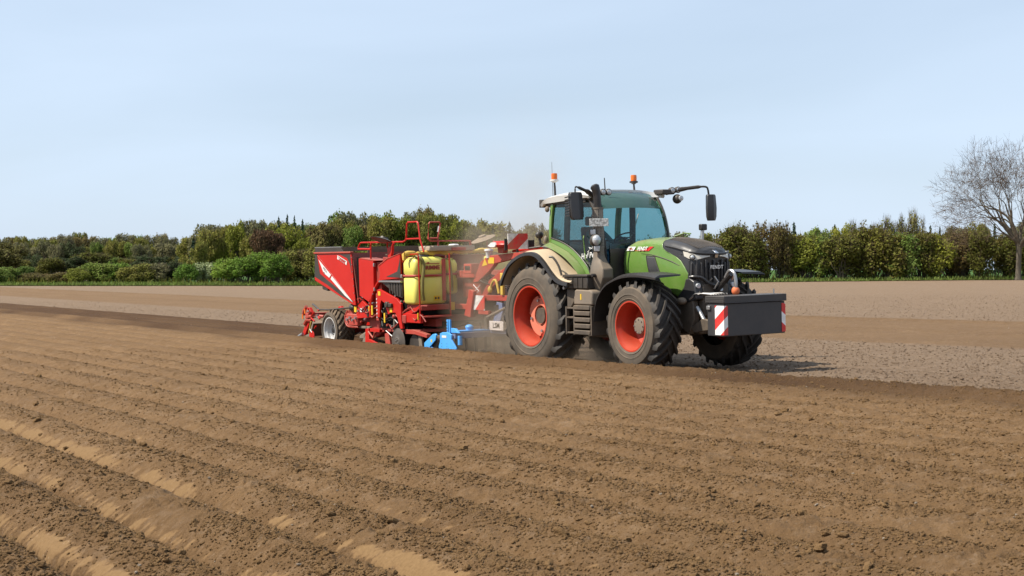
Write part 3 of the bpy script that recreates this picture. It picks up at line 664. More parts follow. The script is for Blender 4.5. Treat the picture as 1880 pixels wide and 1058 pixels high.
def plant_trees():
    cache = {}; rr = random.Random(3); counts = {}
    tot = {}
    for t in TREES: tot[(t[5], t[4])] = tot.get((t[5], t[4]), 0)+1
    for (X, Y, H, W, kind, row) in sorted(TREES, key=lambda t: t[0]/t[1]):
        noun, where, group, how = WHERE[row]
        bush = row in ('leftbush', 'rightbush', 'understory')
        if kind == 'bare':
            if 'bare' not in cache: cache['bare'] = bare_tree_meshes()
            trunk, crown = cache['bare']; sx = sz = H/15.3; label = 'big bare oak with wide branches standing at the right picture edge'
        else:
            v = rr.randint(0, 1); key = (kind, v, bush)
            if key not in cache: cache[key] = tree_meshes(kind, (500 if bush else 0)+v*31+len(kind)*7+ord(kind[0]))
            trunk, crown = cache[key]; sz = H/(9.6 if kind != 'twiggy' else 10.0); sx = W/(8.6 if kind != 'conifer' else 8.0)
            if kind == 'conifer': sz = H/10.
            n = counts.get((row, kind), 0); counts[(row, kind)] = n+1
            nn = noun if kind != 'conifer' else ''
            label = ' '.join(f"{LOOK[kind]} {nn} {where}".split())
            if tot[(row, kind)] > 1: label = ' '.join(f"{ORD[n]} {LOOK[kind]} {nn} {how} {where.replace('standing ', '')}".split())
            label = ' '.join(label.split()[:16])
        nm = {'bare': 'oak_tree', 'conifer': 'conifer_tree'}.get(kind, 'shrub' if noun == 'shrub' else 'tree')
        e = bpy.data.objects.new(nm, None); COL.objects.link(e)
        e.empty_display_size = .5
        e.location = (X, Y, float(rise(X))+.1); e.rotation_euler = (0, 0, rr.random()*6.28 if kind != 'bare' else 0)
        sz *= rr.uniform(.90, 1.08)
        e.scale = (sx*rr.uniform(.85, 1.2), sx*rr.uniform(.85, 1.2), sz)
        if kind == 'bare': e.scale = (.78, .80, .84)
        tag(e, label, noun, group)
        for pn, me in (('trunk', trunk), ('crown', crown)):
            c = bpy.data.objects.new(pn, me); COL.objects.link(c); c.parent = e
plant_trees()

# grass along the verge
def verge_grass():
    r = np.random.RandomState(4); n = 26000
    X = r.uniform(-75, 80, n); Y = FIELD_Y + 1.0*vnoise(X*.35, X*0, 51) + r.rand(n)**1.6*9
    Z = rise(X)+.04; h = .12+.35*r.rand(n)**2; P0 = np.stack([X, Y, Z], -1); P1 = P0+np.stack([r.normal(size=n)*.12, r.normal(size=n)*.12, h], -1)
    V, F = twigs(r, P0, P1, .05)
    M = leaf_mat('grass_blades', (.12, .19, .03), (.19, .25, .05), (.15, .14, .05), .3)
    o = bpy.data.objects.new('verge_grass', mk('verge_grass', [(V, F, 0)], [M])); COL.objects.link(o)
    tag(o, 'rough green grass growing along the far field edge', kind='stuff')
    n = 7000; X = r.uniform(-80, 85, n); Y = r.uniform(166, 176, n); Z = rise(X)+.04
    P0 = np.stack([X, Y, Z], -1); P1 = P0+np.stack([r.normal(size=n)*.3, r.normal(size=n)*.3, .25+.7*r.rand(n)**2], -1)
    V, F = twigs(r, P0, P1, .06)
    o = bpy.data.objects.new('undergrowth', mk('undergrowth', [(V, F, 0)], [LEAF['hedge']])); COL.objects.link(o)
    tag(o, 'low brambles and weeds under the shrubs at the field edge', kind='stuff')
verge_grass()
# ================================================================== machines
# machine frame: x forward, y to the machine's left (away from the viewer), z up
TRACTOR_AT = Vector((1.474, 30.43, 0.0)); HEAD = math.atan2(-CP, SP); ROLL = math.radians(1.5)
def R_(a): return math.radians(a)

class MB:
    def __init__(s): s.v = []; s.f = []; s.m = []; s.cur = 0
    def mat(s, i): s.cur = i; return s
    def add(s, vs, fs):
        o = len(s.v); s.v += [tuple(v) for v in vs]; s.f += [tuple(i+o for i in f) for f in fs]; s.m += [s.cur]*len(fs); return s
    def box(s, x0, x1, y0, y1, z0, z1):
        return s.add([(x0,y0,z0),(x1,y0,z0),(x1,y1,z0),(x0,y1,z0),(x0,y0,z1),(x1,y0,z1),(x1,y1,z1),(x0,y1,z1)],
                     [(0,3,2,1),(4,5,6,7),(0,1,5,4),(1,2,6,5),(2,3,7,6),(3,0,4,7)])
    def obox(s, c, size, rot=(0,0,0)):
        E = Euler(rot).to_matrix(); sx, sy, sz = [q/2 for q in size]; c = Vector(c)
        vs = [c+E@Vector((a*sx,b*sy,d*sz)) for d in (-1,1) for a,b in ((-1,-1),(1,-1),(1,1),(-1,1))]
        return s.add(vs, [(0,3,2,1),(4,5,6,7),(0,1,5,4),(1,2,6,5),(2,3,7,6),(3,0,4,7)])
    def _pr(s, pts, lo, hi, fn):
        n = len(pts)
        area = sum(pts[i][0]*pts[(i+1)%n][1]-pts[(i+1)%n][0]*pts[i][1] for i in range(n))
        vs = [fn(p, lo) for p in pts]+[fn(p, hi) for p in pts]
        fs = [tuple(range(n)), tuple(range(2*n-1, n-1, -1))]+[(i, i+n, (i+1)%n+n, (i+1)%n) for i in range(n)]
        return s.add(vs, fs)
    def prism(s, pts, y0, y1): return s._pr(pts, y0, y1, lambda p, q: (p[0], q, p[1]))      # outline in x,z
    def prismx(s, pts, x0, x1): return s._pr(pts, x0, x1, lambda p, q: (q, p[0], p[1]))     # outline in y,z
    def prismz(s, pts, z0, z1): return s._pr(pts, z0, z1, lambda p, q: (p[0], p[1], q))     # outline in x,y
    def loft(s, rings, closed=True, caps=True):
        n = len(rings[0]); o = len(s.v); fs = []
        for i in range(len(rings)-1):
            for j in range(n if closed else n-1):
                fs.append((i*n+j, i*n+(j+1)%n, (i+1)*n+(j+1)%n, (i+1)*n+j))
        if caps and closed: fs += [tuple(range(n-1, -1, -1)), tuple((len(rings)-1)*n+j for j in range(n))]
        return s.add([v for r in rings for v in r], fs)
    def tube(s, pts, r, n=8, up=(.13,.21,.97)):
        P = [Vector(p) for p in pts]; rings = []
        for i, p in enumerate(P):
            if i == 0: t = P[1]-p
            elif i == len(P)-1: t = p-P[i-1]
            else: t = (P[i+1]-p).normalized()+(p-P[i-1]).normalized()
            t.normalize(); a = t.cross(Vector(up))
            if a.length < .05: a = t.cross(Vector((1, 0, 0)))
            a.normalize(); b = t.cross(a); rr = r[i] if isinstance(r, (list, tuple)) else r
            rings.append([p+a*rr*math.cos(2*math.pi*j/n)+b*rr*math.sin(2*math.pi*j/n) for j in range(n)])
        return s.loft(rings)
    def lathe(s, prof, c=(0,0,0), axis='y', n=32):
        """prof = [(radius, offset along axis)], revolved"""
        c = Vector(c); rings = []
        for (r, h) in prof:
            ring = []
            for j in range(n):
                a = 2*math.pi*j/n; u, v = r*math.cos(a), r*math.sin(a)
                ring.append(c+Vector({'y': (u, h, v), 'z': (u, v, h), 'x': (h, u, v)}[axis]))
            rings.append(ring)
        return s.loft(rings, True, False)
    def cyl(s, p0, p1, r, n=16): return s.tube([p0, p1], r, n)
    def ball(s, c, r, n=12, m=8):
        rx, ry, rz = r if isinstance(r, (tuple, list)) else (r, r, r); c = Vector(c)
        return s.loft([[c+Vector((rx*math.sin(math.pi*(i+.02)/(m+.04))*math.cos(2*math.pi*j/n), ry*math.sin(math.pi*(i+.02)/(m+.04))*math.sin(2*math.pi*j/n), rz*math.cos(math.pi*(i+.02)/(m+.04)))) for j in range(n)] for i in range(m+1)])
    def grid(s, fn, nu, nv, thick=0):
        vs = [fn(i/(nu-1), j/(nv-1)) for i in range(nu) for j in range(nv)]
        return s.add(vs, [(i*nv+j, (i+1)*nv+j, (i+1)*nv+j+1, i*nv+j+1) for i in range(nu-1) for j in range(nv-1)])
    def build(s, name, mat, parent=None, org=(0,0,0), bevel=0., smooth=35, label=None, solid=0.):
        O = Vector(org)
        me = bpy.data.meshes.new(name)
        me.from_pydata([tuple(Vector(v)-O) for v in s.v], [], s.f)
        for m in (mat if isinstance(mat, (list, tuple)) else [mat]): me.materials.append(m)
        me.polygons.foreach_set('material_index', s.m)
        me.polygons.foreach_set('use_smooth', [True]*len(s.f)); me.update()
        import bmesh
        bm = bmesh.new(); bm.from_mesh(me); bmesh.ops.recalc_face_normals(bm, faces=bm.faces); bm.to_mesh(me); bm.free()
        me.set_sharp_from_angle(angle=R_(smooth))
        o = bpy.data.objects.new(name, me); COL.objects.link(o)
        if parent: o.parent = parent
        if solid:
            q = o.modifiers.new('solid', 'SOLIDIFY'); q.thickness = solid; q.offset = 0
        if bevel:
            q = o.modifiers.new('bevel', 'BEVEL'); q.width = bevel; q.segments = 2; q.limit_method = 'ANGLE'; q.angle_limit = R_(35); q.harden_normals = False
        if label: o['label'] = label
        return o

def smooth_path(pts, k=4):
    """Catmull-Rom through the points"""
    P = [Vector(p) for p in pts]; out = []
    for i in range(len(P)-1):
        a = P[i-1] if i else P[i]*2-P[i+1]; b = P[i]; c = P[i+1]; d = P[i+2] if i+2 < len(P) else P[i+1]*2-P[i]
        for j in range(k):
            t = j/k; out.append(.5*((2*b)+(c-a)*t+(2*a-5*b+4*c-d)*t*t+(3*b-a-3*c+d)*t**3))
    out.append(P[-1]); return [tuple(p) for p in out]
def root(name, org, label, cat, base):
    """an Empty at the thing's base, placed in the machine frame"""
    e = bpy.data.objects.new(name, None); COL.objects.link(e)
    M = Matrix.Translation(TRACTOR_AT) @ Matrix.Rotation(HEAD, 4, 'Z') @ Matrix.Rotation(ROLL, 4, 'X') @ Matrix.Translation(Vector(base))
    e.matrix_world = M; tag(e, label, cat); return e
def holder(name, parent, loc, rot=(0,0,0)):
    e = bpy.data.objects.new(name, None); COL.objects.link(e); e.parent = parent; e.location = loc; e.rotation_euler = rot; return e
def lettering(name, text, size, mat, parent, loc, rot, extrude=.002, shear=0., bold=.0, space=1.):
    cu = bpy.data.curves.new(name, 'FONT'); cu.body = text; cu.size = size; cu.extrude = extrude; cu.shear = shear; cu.offset = bold; cu.space_character = space
    cu.align_x = 'CENTER'; cu.align_y = 'CENTER'; cu.resolution_u = 2
    t = bpy.data.objects.new(name, cu); COL.objects.link(t)
    dg = bpy.context.evaluated_depsgraph_get(); me = bpy.data.meshes.new_from_object(t.evaluated_get(dg))
    bpy.data.objects.remove(t); bpy.data.curves.remove(cu)
    me.materials.clear(); me.materials.append(mat)
    o = bpy.data.objects.new(name, me); COL.objects.link(o); o.parent = parent; o.location = loc; o.rotation_euler = rot; return o
SIDE = (R_(90), 0, 0)                 # text on a face whose normal is -y, reading along +x
FRONT = (R_(90), 0, R_(90))           # text on a face whose normal is +x, reading along +y

# ---- materials
GREEN = paint('green_paint', (.104, .275, .026), .28, .30, coat=.4, top=.85)
NOSE = paint('graphite_plastic', (.028, .030, .035), .36, .06, top=.4)
DARK = paint('dark_frame', (.014, .014, .016), .38, .08, top=.25)
CHASSIS = paint('chassis_dark', (.030, .029, .028), .55, .45)
BLACK = paint('black_plastic', (.016, .016, .017), .42, .18)
WHITE = paint('white_paint', (.78, .78, .76), .35, .12, top=.35)
RUBBER = paint('tyre_rubber', (.018, .018, .019), .72, .13, top=.8, fine=9., bump=.004)
SIDEWALL = paint('dusty_sidewall', (.042, .038, .033), .8, .40, fine=5., top=.5, bump=.003)
SHOULDER = paint('tyre_shoulder', (.024, .024, .025), .65, .22, fine=7., top=.6, bump=.004)
MUD = paint('muddy_rubber', (.060, .040, .025), .9, .55, fine=6., top=.3, bump=.008)
RIM = paint('orange_rim', (.54, .032, .010), .34, .17, top=.5, spec=.3)
RIM_DUSTY = paint('dusty_wheel_disc', (.85, .20, .12), .6, .35, top=.6)
HUB = paint('dusty_hub', (.16, .14, .12), .7, .62)
TAN = paint('dust_covered_fender', (.68, .53, .35), .8, .35, top=.3)
STEEL = paint('bare_steel', (.52, .52, .52), .32, .15, metal=.8)
SILVER = paint('silver_rim', (.62, .62, .62), .38, .18)
EXH = paint('exhaust_cover', (.16, .145, .125), .5, .55, metal=.3)
VOID = paint('recess_shade', (.007, .007, .007), .9, .0, spec=.1)  # near-black colour standing in for shade inside and under the planter
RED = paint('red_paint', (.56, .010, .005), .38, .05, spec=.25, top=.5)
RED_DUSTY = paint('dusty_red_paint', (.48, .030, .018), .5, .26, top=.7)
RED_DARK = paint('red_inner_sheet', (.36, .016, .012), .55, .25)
YELLOW = paint('yellow_tank', (.86, .80, .16), .42, .08, top=.4)
HOSE = paint('yellow_cover', (.78, .52, .07), .6, .22)
BLUE = paint('blue_paint', (.070, .42, .95), .4, .06, top=.5)
BLUE_DUSTY = paint('dusty_blue_paint', (.10, .19, .42), .6, .5)
TAN_CLOTH = paint('beige_cover', (.46, .38, .28), .8, .4)
BROWN_MESH = paint('brown_side_net', (.085, .060, .042), .85, .35)
AMBER = plain('amber_lens', (.80, .17, .015), .2)
YSTICK = plain('yellow_sticker', (.85, .55, .02), .5)
WSTICK = plain('white_sticker', (.82, .82, .80), .45)
RSTICK = plain('red_sticker', (.55, .012, .012), .4)
GLASSLENS = plain('lamp_lens', (.62, .64, .66), .12, .3)
CHROME = plain('chrome', (.75, .75, .76), .12, 1.)
ORANGE = paint('orange_ball', (.85, .16, .035), .6, .3)
SEATCLOTH = plain('seat_cloth', (.05, .055, .06), .8)
def stripe_mat(name, period, ang, dusty=.12):
    """diagonal red and white hazard print"""
    M = Mat(name); tc = M.node('ShaderNodeTexCoord'); sp = M.node('ShaderNodeSeparateXYZ'); M.l.new(tc.outputs['Object'], sp.inputs[0])
    h = M.math('ADD', sp.outputs['X'], sp.outputs['Y'])
    d = M.math('ADD', M.math('MULTIPLY', h, math.cos(ang)), M.math('MULTIPLY', sp.outputs['Z'], math.sin(ang)))
    w = M.math('GREATER_THAN', M.math('FRACT', M.math('ADD', M.math('DIVIDE', d, period), .25)), .5)
    n = M.noise(8, 5, .7)
    c = M.mix(w, (.62, .02, .02), (.80, .80, .79)); c = M.mix(M.rng(n.outputs['Fac'], .35, .7, 0, dusty*2), c, DUST)
    M.l.new(c, M.b.inputs['Base Color']); M.b.inputs['Roughness'].default_value = .45; return M.m
HAZARD = stripe_mat('hazard_stripes', .30, R_(-52)); HAZARD_UP = stripe_mat('hazard_stripes_right', .30, R_(52))
HAZARD_DUSTY = stripe_mat('dusty_hazard_stripes', .46, R_(-50), .35)
def perforated(name, col, scale):
    M = Mat(name); v = M.node('ShaderNodeTexVoronoi', Scale=scale); v.inputs['Randomness'].default_value = .0
    tc = M.node('ShaderNodeTexCoord'); M.l.new(tc.outputs['Object'], v.inputs['Vector'])
    M.l.new(M.mix(M.rng(v.outputs['Distance'], .3, .4), (.006, .006, .006), col), M.b.inputs['Base Color']); M.b.inputs['Roughness'].default_value = .6; return M.m
PERF = perforated('perforated_cover', (.20, .17, .14), 34.)
def glass(name, tint, dirt=.10, rough=.02):
    M = Mat(name); M.n.remove(M.b)
    tr = M.node('ShaderNodeBsdfTransparent', Color=(*tint, 1)); gl = M.node('ShaderNodeBsdfGlossy', Roughness=rough)
    df = M.node('ShaderNodeBsdfDiffuse', Color=(.30, .25, .18, 1))
    fr = M.node('ShaderNodeFresnel', IOR=1.5); gg = M.node('ShaderNodeNewGeometry'); M.l.new(M.rng(gg.outputs['Backfacing'], 0, 1, 1.5, 1/1.5), fr.inputs['IOR']); mx = M.node('ShaderNodeMixShader'); m2 = M.node('ShaderNodeMixShader')
    M.l.new(fr.outputs[0], mx.inputs[0]); M.l.new(tr.outputs[0], mx.inputs[1]); M.l.new(gl.outputs[0], mx.inputs[2])
    n = M.noise(5, 6, .75); M.l.new(M.rng(n.outputs['Fac'], .45, .75, .0, dirt), m2.inputs[0])
    M.l.new(mx.outputs[0], m2.inputs[1]); M.l.new(df.outputs[0], m2.inputs[2]); M.l.new(m2.outputs[0], M.out.inputs['Surface']); return M.m
GLASS = glass('tinted_glass', (.42, .65, .68), .05)
SHADE = paint('sun_blind', (.30, .29, .24), .8, .35, fine=40.)
GLASS_DARK = glass('interior_shade_glass', (.27, .42, .44), .05)  # tint deepened to stand in for the dim cab interior

# ------------------------------------------------------------------ wheels
def wheel(parent, loc, R, W, rim, nlug, kind, name='wheel', steer=0., flip=False):
    """axis along y, outer face towards -y at y = 0"""
    w = holder(name, parent, loc, (0, 0, R_(180 if flip else 0)+steer))
    rd = R-.055
    prof_o = [(rim*1.0, .035), (rim*1.03, .0), (rim+.05, -.012), (rim+.056, -.020), (rim+.066, -.012), (rim+(rd-rim)*.36, -.018), (rim+(rd-rim)*.38, -.027), (rim+(rd-rim)*.41, -.020), (rim+(rd-rim)*.5, -.022), (rim+(rd-rim)*.72, -.008)]
    tread = [(rd-.075, .030), (rd-.035, .070), (rd-.012, W*.30), (rd, W*.5), (rd-.012, W*.70), (rd-.035, W-.070), (rd-.075, W-.030)]
    prof_i = [(rim+(rd-rim)*.72, W+.008), (rim+(rd-rim)*.5, W+.022), (rim*1.03, W), (rim*1.0, W-.035)]
    mb = MB(); mb.mat(0).lathe(prof_o+[tread[0]], n=64); mb.mat(2).lathe(tread[:2], n=64); mb.mat(1).lathe(tread[1:6], n=64); mb.mat(2).lathe(tread[5:], n=64); mb.mat(0).lathe([tread[-1]]+prof_i, n=64)
    for f in ():
        pass
    # lugs: chevron bars, alternate sides; each curls over the shoulder on to the sidewall
    hl = .062 if R > .6 else .028
    for side in (0, 1):
        for i in range(nlug):
            a0 = 2*math.pi*(i+.5*side)/nlug
            def pt(u, dr, da):
                # u 0 at centre line .. 1 at shoulder .. 1.25 on the side
                lead = .40*(u if u < 1 else 1)*(.80 if R > 1 else 1.0)
                a = a0+lead*1.25+da
                if u <= 1:
                    y = W*.53-(W*.53-.035)*u; r = rd-.004-.030*u*u+dr
                else:
                    q = (u-1)/.25; y = .035-.022*q; r = rd-.034-.085*q+dr*(1-q)**2
                if side: y = W-y
                return (r*math.cos(-a), y, r*math.sin(-a))
            th = (.034 if R > .6 else .028)/R; rings = []
            for u in (-.04, .25, .5, .75, .95, 1.05, 1.25):
                k = 1+.35*max(0, u-.4); h = hl if u > 0 else hl*.75
                rings.append([pt(u, -.01, -th*1.5*k), pt(u, h, -th*.9*k), pt(u, h, th*.9*k), pt(u, -.01, th*1.5*k)])
            mb.mat(3 if kind != 'mud' else 1).loft(rings)
    if kind == 'mud':
        mb.build('tyre', [SIDEWALL_MUD, MUD, MUD, MUD], w, smooth=40)
    else: mb.build('tyre', [SIDEWALL, RUBBER, SHOULDER, RUBBER], w, smooth=40)
    r = rim
    if kind == 'rear':
        mb = MB().lathe([(r*1.03, .03), (r*1.03, -.002), (r*.985, -.002), (r*.96, .05), (r*.90, .10), (r*.88, .30), (r*.86, .42), (r*.84, .46), (r*.84, .48), (r*.93, .5), (r*1.0, W-.03)], n=64)
        mb.build('rim', RIM, w)
        mb = MB(); n = 96; ring_o, ring_i = [], []
        for j in range(n):
            a = 2*math.pi*j/n; k = (j % 12)/12
            ro = r*.69 if (j % 24) not in (0, 1, 2, 3) else r*.60
            ring_o.append((ro*math.cos(a), .26, ro*math.sin(a))); ring_i.append((r*.36*math.cos(a), .255, r*.36*math.sin(a)))
        o2 = [(x, y+.05, z) for x, y, z in ring_o]
        far = [(r*.84*math.cos(2*math.pi*j/n), .44, r*.84*math.sin(2*math.pi*j/n)) for j in range(n)]
        mb.loft([ring_i, ring_o, o2, far], caps=False)
        mb.lathe([(r*.36, .255), (r*.355, .36), (r*.18, .37), (.0001, .37)], n=48)
        mb.build('wheel_disc', RIM_DUSTY, w)
        mb = MB()
        for j in range(8):
            a = 2*math.pi*j/8+.2; c = (r*.52*math.cos(a), .235, r*.52*math.sin(a)) if j % 2 == 0 else (r*.24*math.cos(a), .345, r*.24*math.sin(a))
            mb.cyl((c[0], c[1]+.04, c[2]), (c[0], c[1]-.012, c[2]), .030, 10)
        mb.build('wheel_bolts', STEEL, w)
        MB().lathe([(.10, .37), (.10, .34), (.05, .33), (.0001, .33)], n=24).build('hub', RIM, w, bevel=.006)
    elif kind == 'front':
        mb = MB().lathe([(r*1.04, .03), (r*1.04, -.002), (r*.985, -.002), (r*.95, .05), (r*.90, .08), (r*.86, .22), (r*.80, .36), (r*.55, .42), (r*.30, .40), (.0001, .40)], n=64)
        mb.build('rim', RIM, w)
        MB().lathe([(r*.36, .42), (r*.36, .22), (r*.33, .19), (r*.12, .18), (.0001, .18)], n=40).build('hub', HUB, w, bevel=.008)
        mb = MB()
        for j in range(8):
            a = 2*math.pi*j/8; mb.cyl((r*.27*math.cos(a), .20, r*.27*math.sin(a)), (r*.27*math.cos(a), .172, r*.27*math.sin(a)), .013, 8)
        mb.build('wheel_bolts', STEEL, w)
    else:
        mb = MB().lathe([(r*1.04, .03), (r*1.04, -.004), (r*.97, -.004), (r*.93, .04), (r*.86, .06), (r*.84, .12), (r*.78, .14), (r*.74, .20), (r*.62, .21), (r*.45, .16), (r*.40, .16), (r*.38, .22), (.0001, .22)], n=48)
        mb.build('rim', SILVER, w)
        mb = MB()
        for j in range(8):
            a = 2*math.pi*j/8; mb.cyl((r*.50*math.cos(a), .19, r*.50*math.sin(a)), (r*.50*math.cos(a), .14, r*.50*math.sin(a)), .013, 8)
        mb.build('wheel_bolts', BLACK, w)
        MB().lathe([(r*.24, .22), (r*.24, .10), (r*.2, .08), (.0001, .08)], n=24).build('hub', DARK, w, bevel=.004)
    return w
SIDEWALL_MUD = paint('worn_sidewall', (.055, .048, .040), .8, .45)

# ------------------------------------------------------------------ tractor
def make_tractor():
    T = root('tractor', None, 'green farm tractor with red wheel rims and dusty rear fender, driving across the field', 'tractor', (0, 0, 0))
    wheel(T, (0, -1.30, .985), 1.085, .72, .585, 21, 'rear')
    wheel(T, (0, 1.30, .985), 1.085, .72, .585, 21, 'rear', flip=True)
    wheel(T, (3.255, -1.27, .885), .845, .60, .445, 20, 'front', steer=R_(-1))
    wheel(T, (3.255, 1.27, .885), .845, .60, .445, 20, 'front', steer=R_(-1), flip=True)
    # --- chassis
    mb = MB(); mb.box(-.6, 2.1, -.36, .36, .62, 1.45).box(2.1, 4.0, -.27, .27, .72, 1.60)
    mb.prism([(-.75, .9), (-.35, .62), (-.35, 1.5), (-.75, 1.35)], -.3, .3)
    mb.box(-.22, .22, -.62, .62, .80, 1.18)
    mb.box(1.0, 2.35, -.75, .75, .60, 1.05)
    mb.build('chassis', CHASSIS, T, bevel=.02)
    MB().cyl((0, -1.05, .985), (0, 1.05, .985), .16, 16).build('rear_axle', CHASSIS, T)
    mb = MB(); mb.prismx([(-.85, .80), (-.3, .68), (.3, .68), (.85, .80), (.85, .96), (.3, .98), (-.3, .98), (-.85, .96)], 3.12, 3.40)
    mb.cyl((3.255, -1.05, .885), (3.255, -.8, .885), .17, 14).cyl((3.255, 1.05, .885), (3.255, .8, .885), .17, 14)
    mb.build('front_axle', CHASSIS, T, bevel=.015)
    # --- bonnet, one surface split into green panels and the graphite nose
    def hz(x):   # top height on the centre line
        return np.interp(x, [2.10, 2.35, 2.7, 3.1, 3.45, 3.75, 3.95, 4.08, 4.13], [2.37, 2.46, 2.485, 2.475, 2.445, 2.385, 2.325, 2.270, 2.235])
    def hw(x): return np.interp(x, [2.10, 2.6, 3.2, 3.7, 3.92, 4.02, 4.08, 4.115, 4.13], [.50, .49, .475, .455, .43, .385, .30, .17, .02])
    def hb(x): return np.interp(x, [2.10, 2.9, 3.10, 3.20, 3.40, 3.62, 3.75, 3.9, 4.13], [1.80, 1.78, 1.76, 1.62, 1.50, 1.40, 1.52, 1.70, 1.74])
    def P(x, q):
        """q -1..1 across: near bottom to far bottom"""
        W = hw(x); Z = hz(x); B = hb(x); rr = min(.17, W*.8); s = abs(q); sg = -1 if q < 0 else 1; s = 1-s   # s 0 at bottom, 1 on the crest
        side = (Z-.03-rr)-B; arc = rr*1.57; flat = W-rr; tot = side+arc+flat; d = s*tot
        if d < side: y = W+.02*math.sin(math.pi*min(1, d/side)); z = B+d
        elif d < side+arc:
            a = (d-side)/arc*math.pi/2; y = W-rr+rr*math.cos(a); z = Z-.03-rr+rr*math.sin(a)
        else:
            y = W-rr-(d-side-arc); z = Z-.03+.03*(1-(y/max(.01, W-rr))**2)
        return (x, sg*y, z)
    qs = np.linspace(-1, 1, 150); nq = len(qs)
    gb = [(1.35, 3.70), (1.54, 3.79), (1.70, 3.87), (1.76, 3.955), (1.93, 3.845), (2.05, 3.74), (2.13, 3.60), (2.20, 3.38), (2.27, 3.25), (2.33, 3.215), (2.42, 3.18), (2.60, 3.15)]
    gz = [g[0] for g in gb]; gx = [g[1] for g in gb]
    xb = []
    for q in qs:                        # x of the green / graphite border along this line of the surface
        lo, hi = 2.9, 4.1
        for _ in range(30):
            mid = (lo+hi)/2
            if mid < np.interp(P(mid, q)[2], gz, gx): lo = mid
            else: hi = mid
        xb.append(lo)
    N1, N2 = 60, 46
    cols = [[2.10+(x-2.10)*i/N1 for x in xb] for i in range(N1+1)]+[[x+(4.13-x)*(1-(1-j/N2)**1.7) for x in xb] for j in range(1, N2+1)]
    vs = [P(c[k], qs[k]) for c in cols for k in range(nq)]
    green = [(i*nq+j, i*nq+j+1, (i+1)*nq+j+1, (i+1)*nq+j) for i in range(N1) for j in range(nq-1)]
    nose = [(i*nq+j, i*nq+j+1, (i+1)*nq+j+1, (i+1)*nq+j) for i in range(N1, N1+N2) for j in range(nq-1)]
    for nm, fs, m in (('bonnet', green, GREEN), ('nose_panel', nose, NOSE)):
        o = new_mesh_obj(nm, vs, fs, m, T, smooth=45)
        import bmesh
        bm = bmesh.new(); bm.from_mesh(o.data); bmesh.ops.delete(bm, geom=[v for v in bm.verts if not v.link_faces], context='VERTS'); bmesh.ops.recalc_face_normals(bm, faces=bm.faces)
        bm.to_mesh(o.data); bm.free()
        q = o.modifiers.new('solid', 'SOLIDIFY'); q.thickness = .012; q.offset = -1
    def off(x, z, d=.006):      # point on the near flank of the bonnet, d proud of it
        W = hw(x); rr = min(.17, W*.8); Z = hz(x)-.03-rr
        y = W if z < Z else W-rr+math.sqrt(max(0, rr*rr-(z-Z)**2))
        return (x, -(y+.02*math.sin(math.pi*min(1, max(0, (z-hb(x))/(Z-hb(x)))))+d), z)
    # crease line and panel seams
    mb = MB(); mb.tube([off(2.14+.0*i, 2.25-.40*i/6, .001) for i in range(7)], .005, 5)
    mb.tube([off(x, z, .002) for x, z in ((2.62, 2.19), (2.93, 2.165), (3.06, 2.14), (3.3, 2.09), (3.52, 2.03), (3.70, 1.965))], [.004, .007, .010, .010, .010, .005], 5)
    mb.tube([off(x, z, .000) for x, z in ((3.03, 2.12), (3.08, 2.0), (3.13, 1.9), (3.19, 1.78))], .005, 5)
    mb.build('bonnet_seam', BLACK, T)
    def vent(u, v): return off(2.78+.24*u+(.07+.09*u)*(1-v), 1.80+.35*v-.02*u, .006)
    MB().grid(vent, 10, 10).build('side_vent', PERF_BLACK, T, solid=.006)
    ring = [vent(i/6, 0) for i in range(7)]+[vent(1, i/6) for i in range(7)]+[vent(1-i/6, 1) for i in range(7)]+[vent(0, 1-i/6) for i in range(7)]
    MB().tube(ring+[ring[0]], .010, 5).build('vent_frame', BLACK, T)
    # ribs on the nose cap
    for k in range(13):
        y0 = -.30+.05*k
        mb = MB(); pts = []
        for x in np.linspace(3.12+.5*abs(y0)*.5, 4.02, 16):
            W = hw(x); yy = y0*min(1, W/.42); rr = min(.17, W*.8); z = hz(x)-.03+.03*(1-(min(abs(yy), W-rr)/max(.01, W-rr))**2)
            pts.append((x, yy, z+.003))
        mb.tube(pts, .008, 4); mb.build('cap_rib', BLACK, T)
    # lip of the cap over the grille
    mb = MB(); lip = [(3.30, -.46, 2.325), (3.6, -.465, 2.285), (3.85, -.455, 2.235), (4.0, -.42, 2.20), (4.10, -.30, 2.18), (4.165, -.12, 2.17), (4.18, 0, 2.165), (4.165, .12, 2.17), (4.10, .30, 2.18), (4.0, .42, 2.20)]
    mb.tube(smooth_path(lip, 3), .020, 6); mb.build('cap_edge', NOSE, T)
    MB().prism([(4.10, 2.24), (4.20, 2.18), (4.17, 2.09), (4.13, 2.16)], -.035, .035).build('nose_emblem', CHROME, T, bevel=.006)
    # grille bars round the nose
    gp = [(-.43, 3.92), (-.425, 3.98), (-.37, 4.055), (-.30, 4.095), (-.22, 4.12), (-.14, 4.135), (-.05, 4.145), (.05, 4.145), (.14, 4.135), (.22, 4.12), (.30, 4.095), (.37, 4.055)]
    for k in range(len(gp)):
        y, x = gp[k]
        MB().obox((x+.004, y, 1.86), (.045, .030, .40-.10*(k % 2)), (0, R_(3), 0)).build('grille_bar', NOSE, T, bevel=.008)
    mb = MB(); mb.prismz([(3.90, -.44), (4.0, -.40), (4.09, -.29), (4.125, -.12), (4.13, 0), (4.125, .12), (4.09, .29), (4.0, .40), (3.90, .44)], 1.62, 2.12); mb.build('grille', BLACK, T)
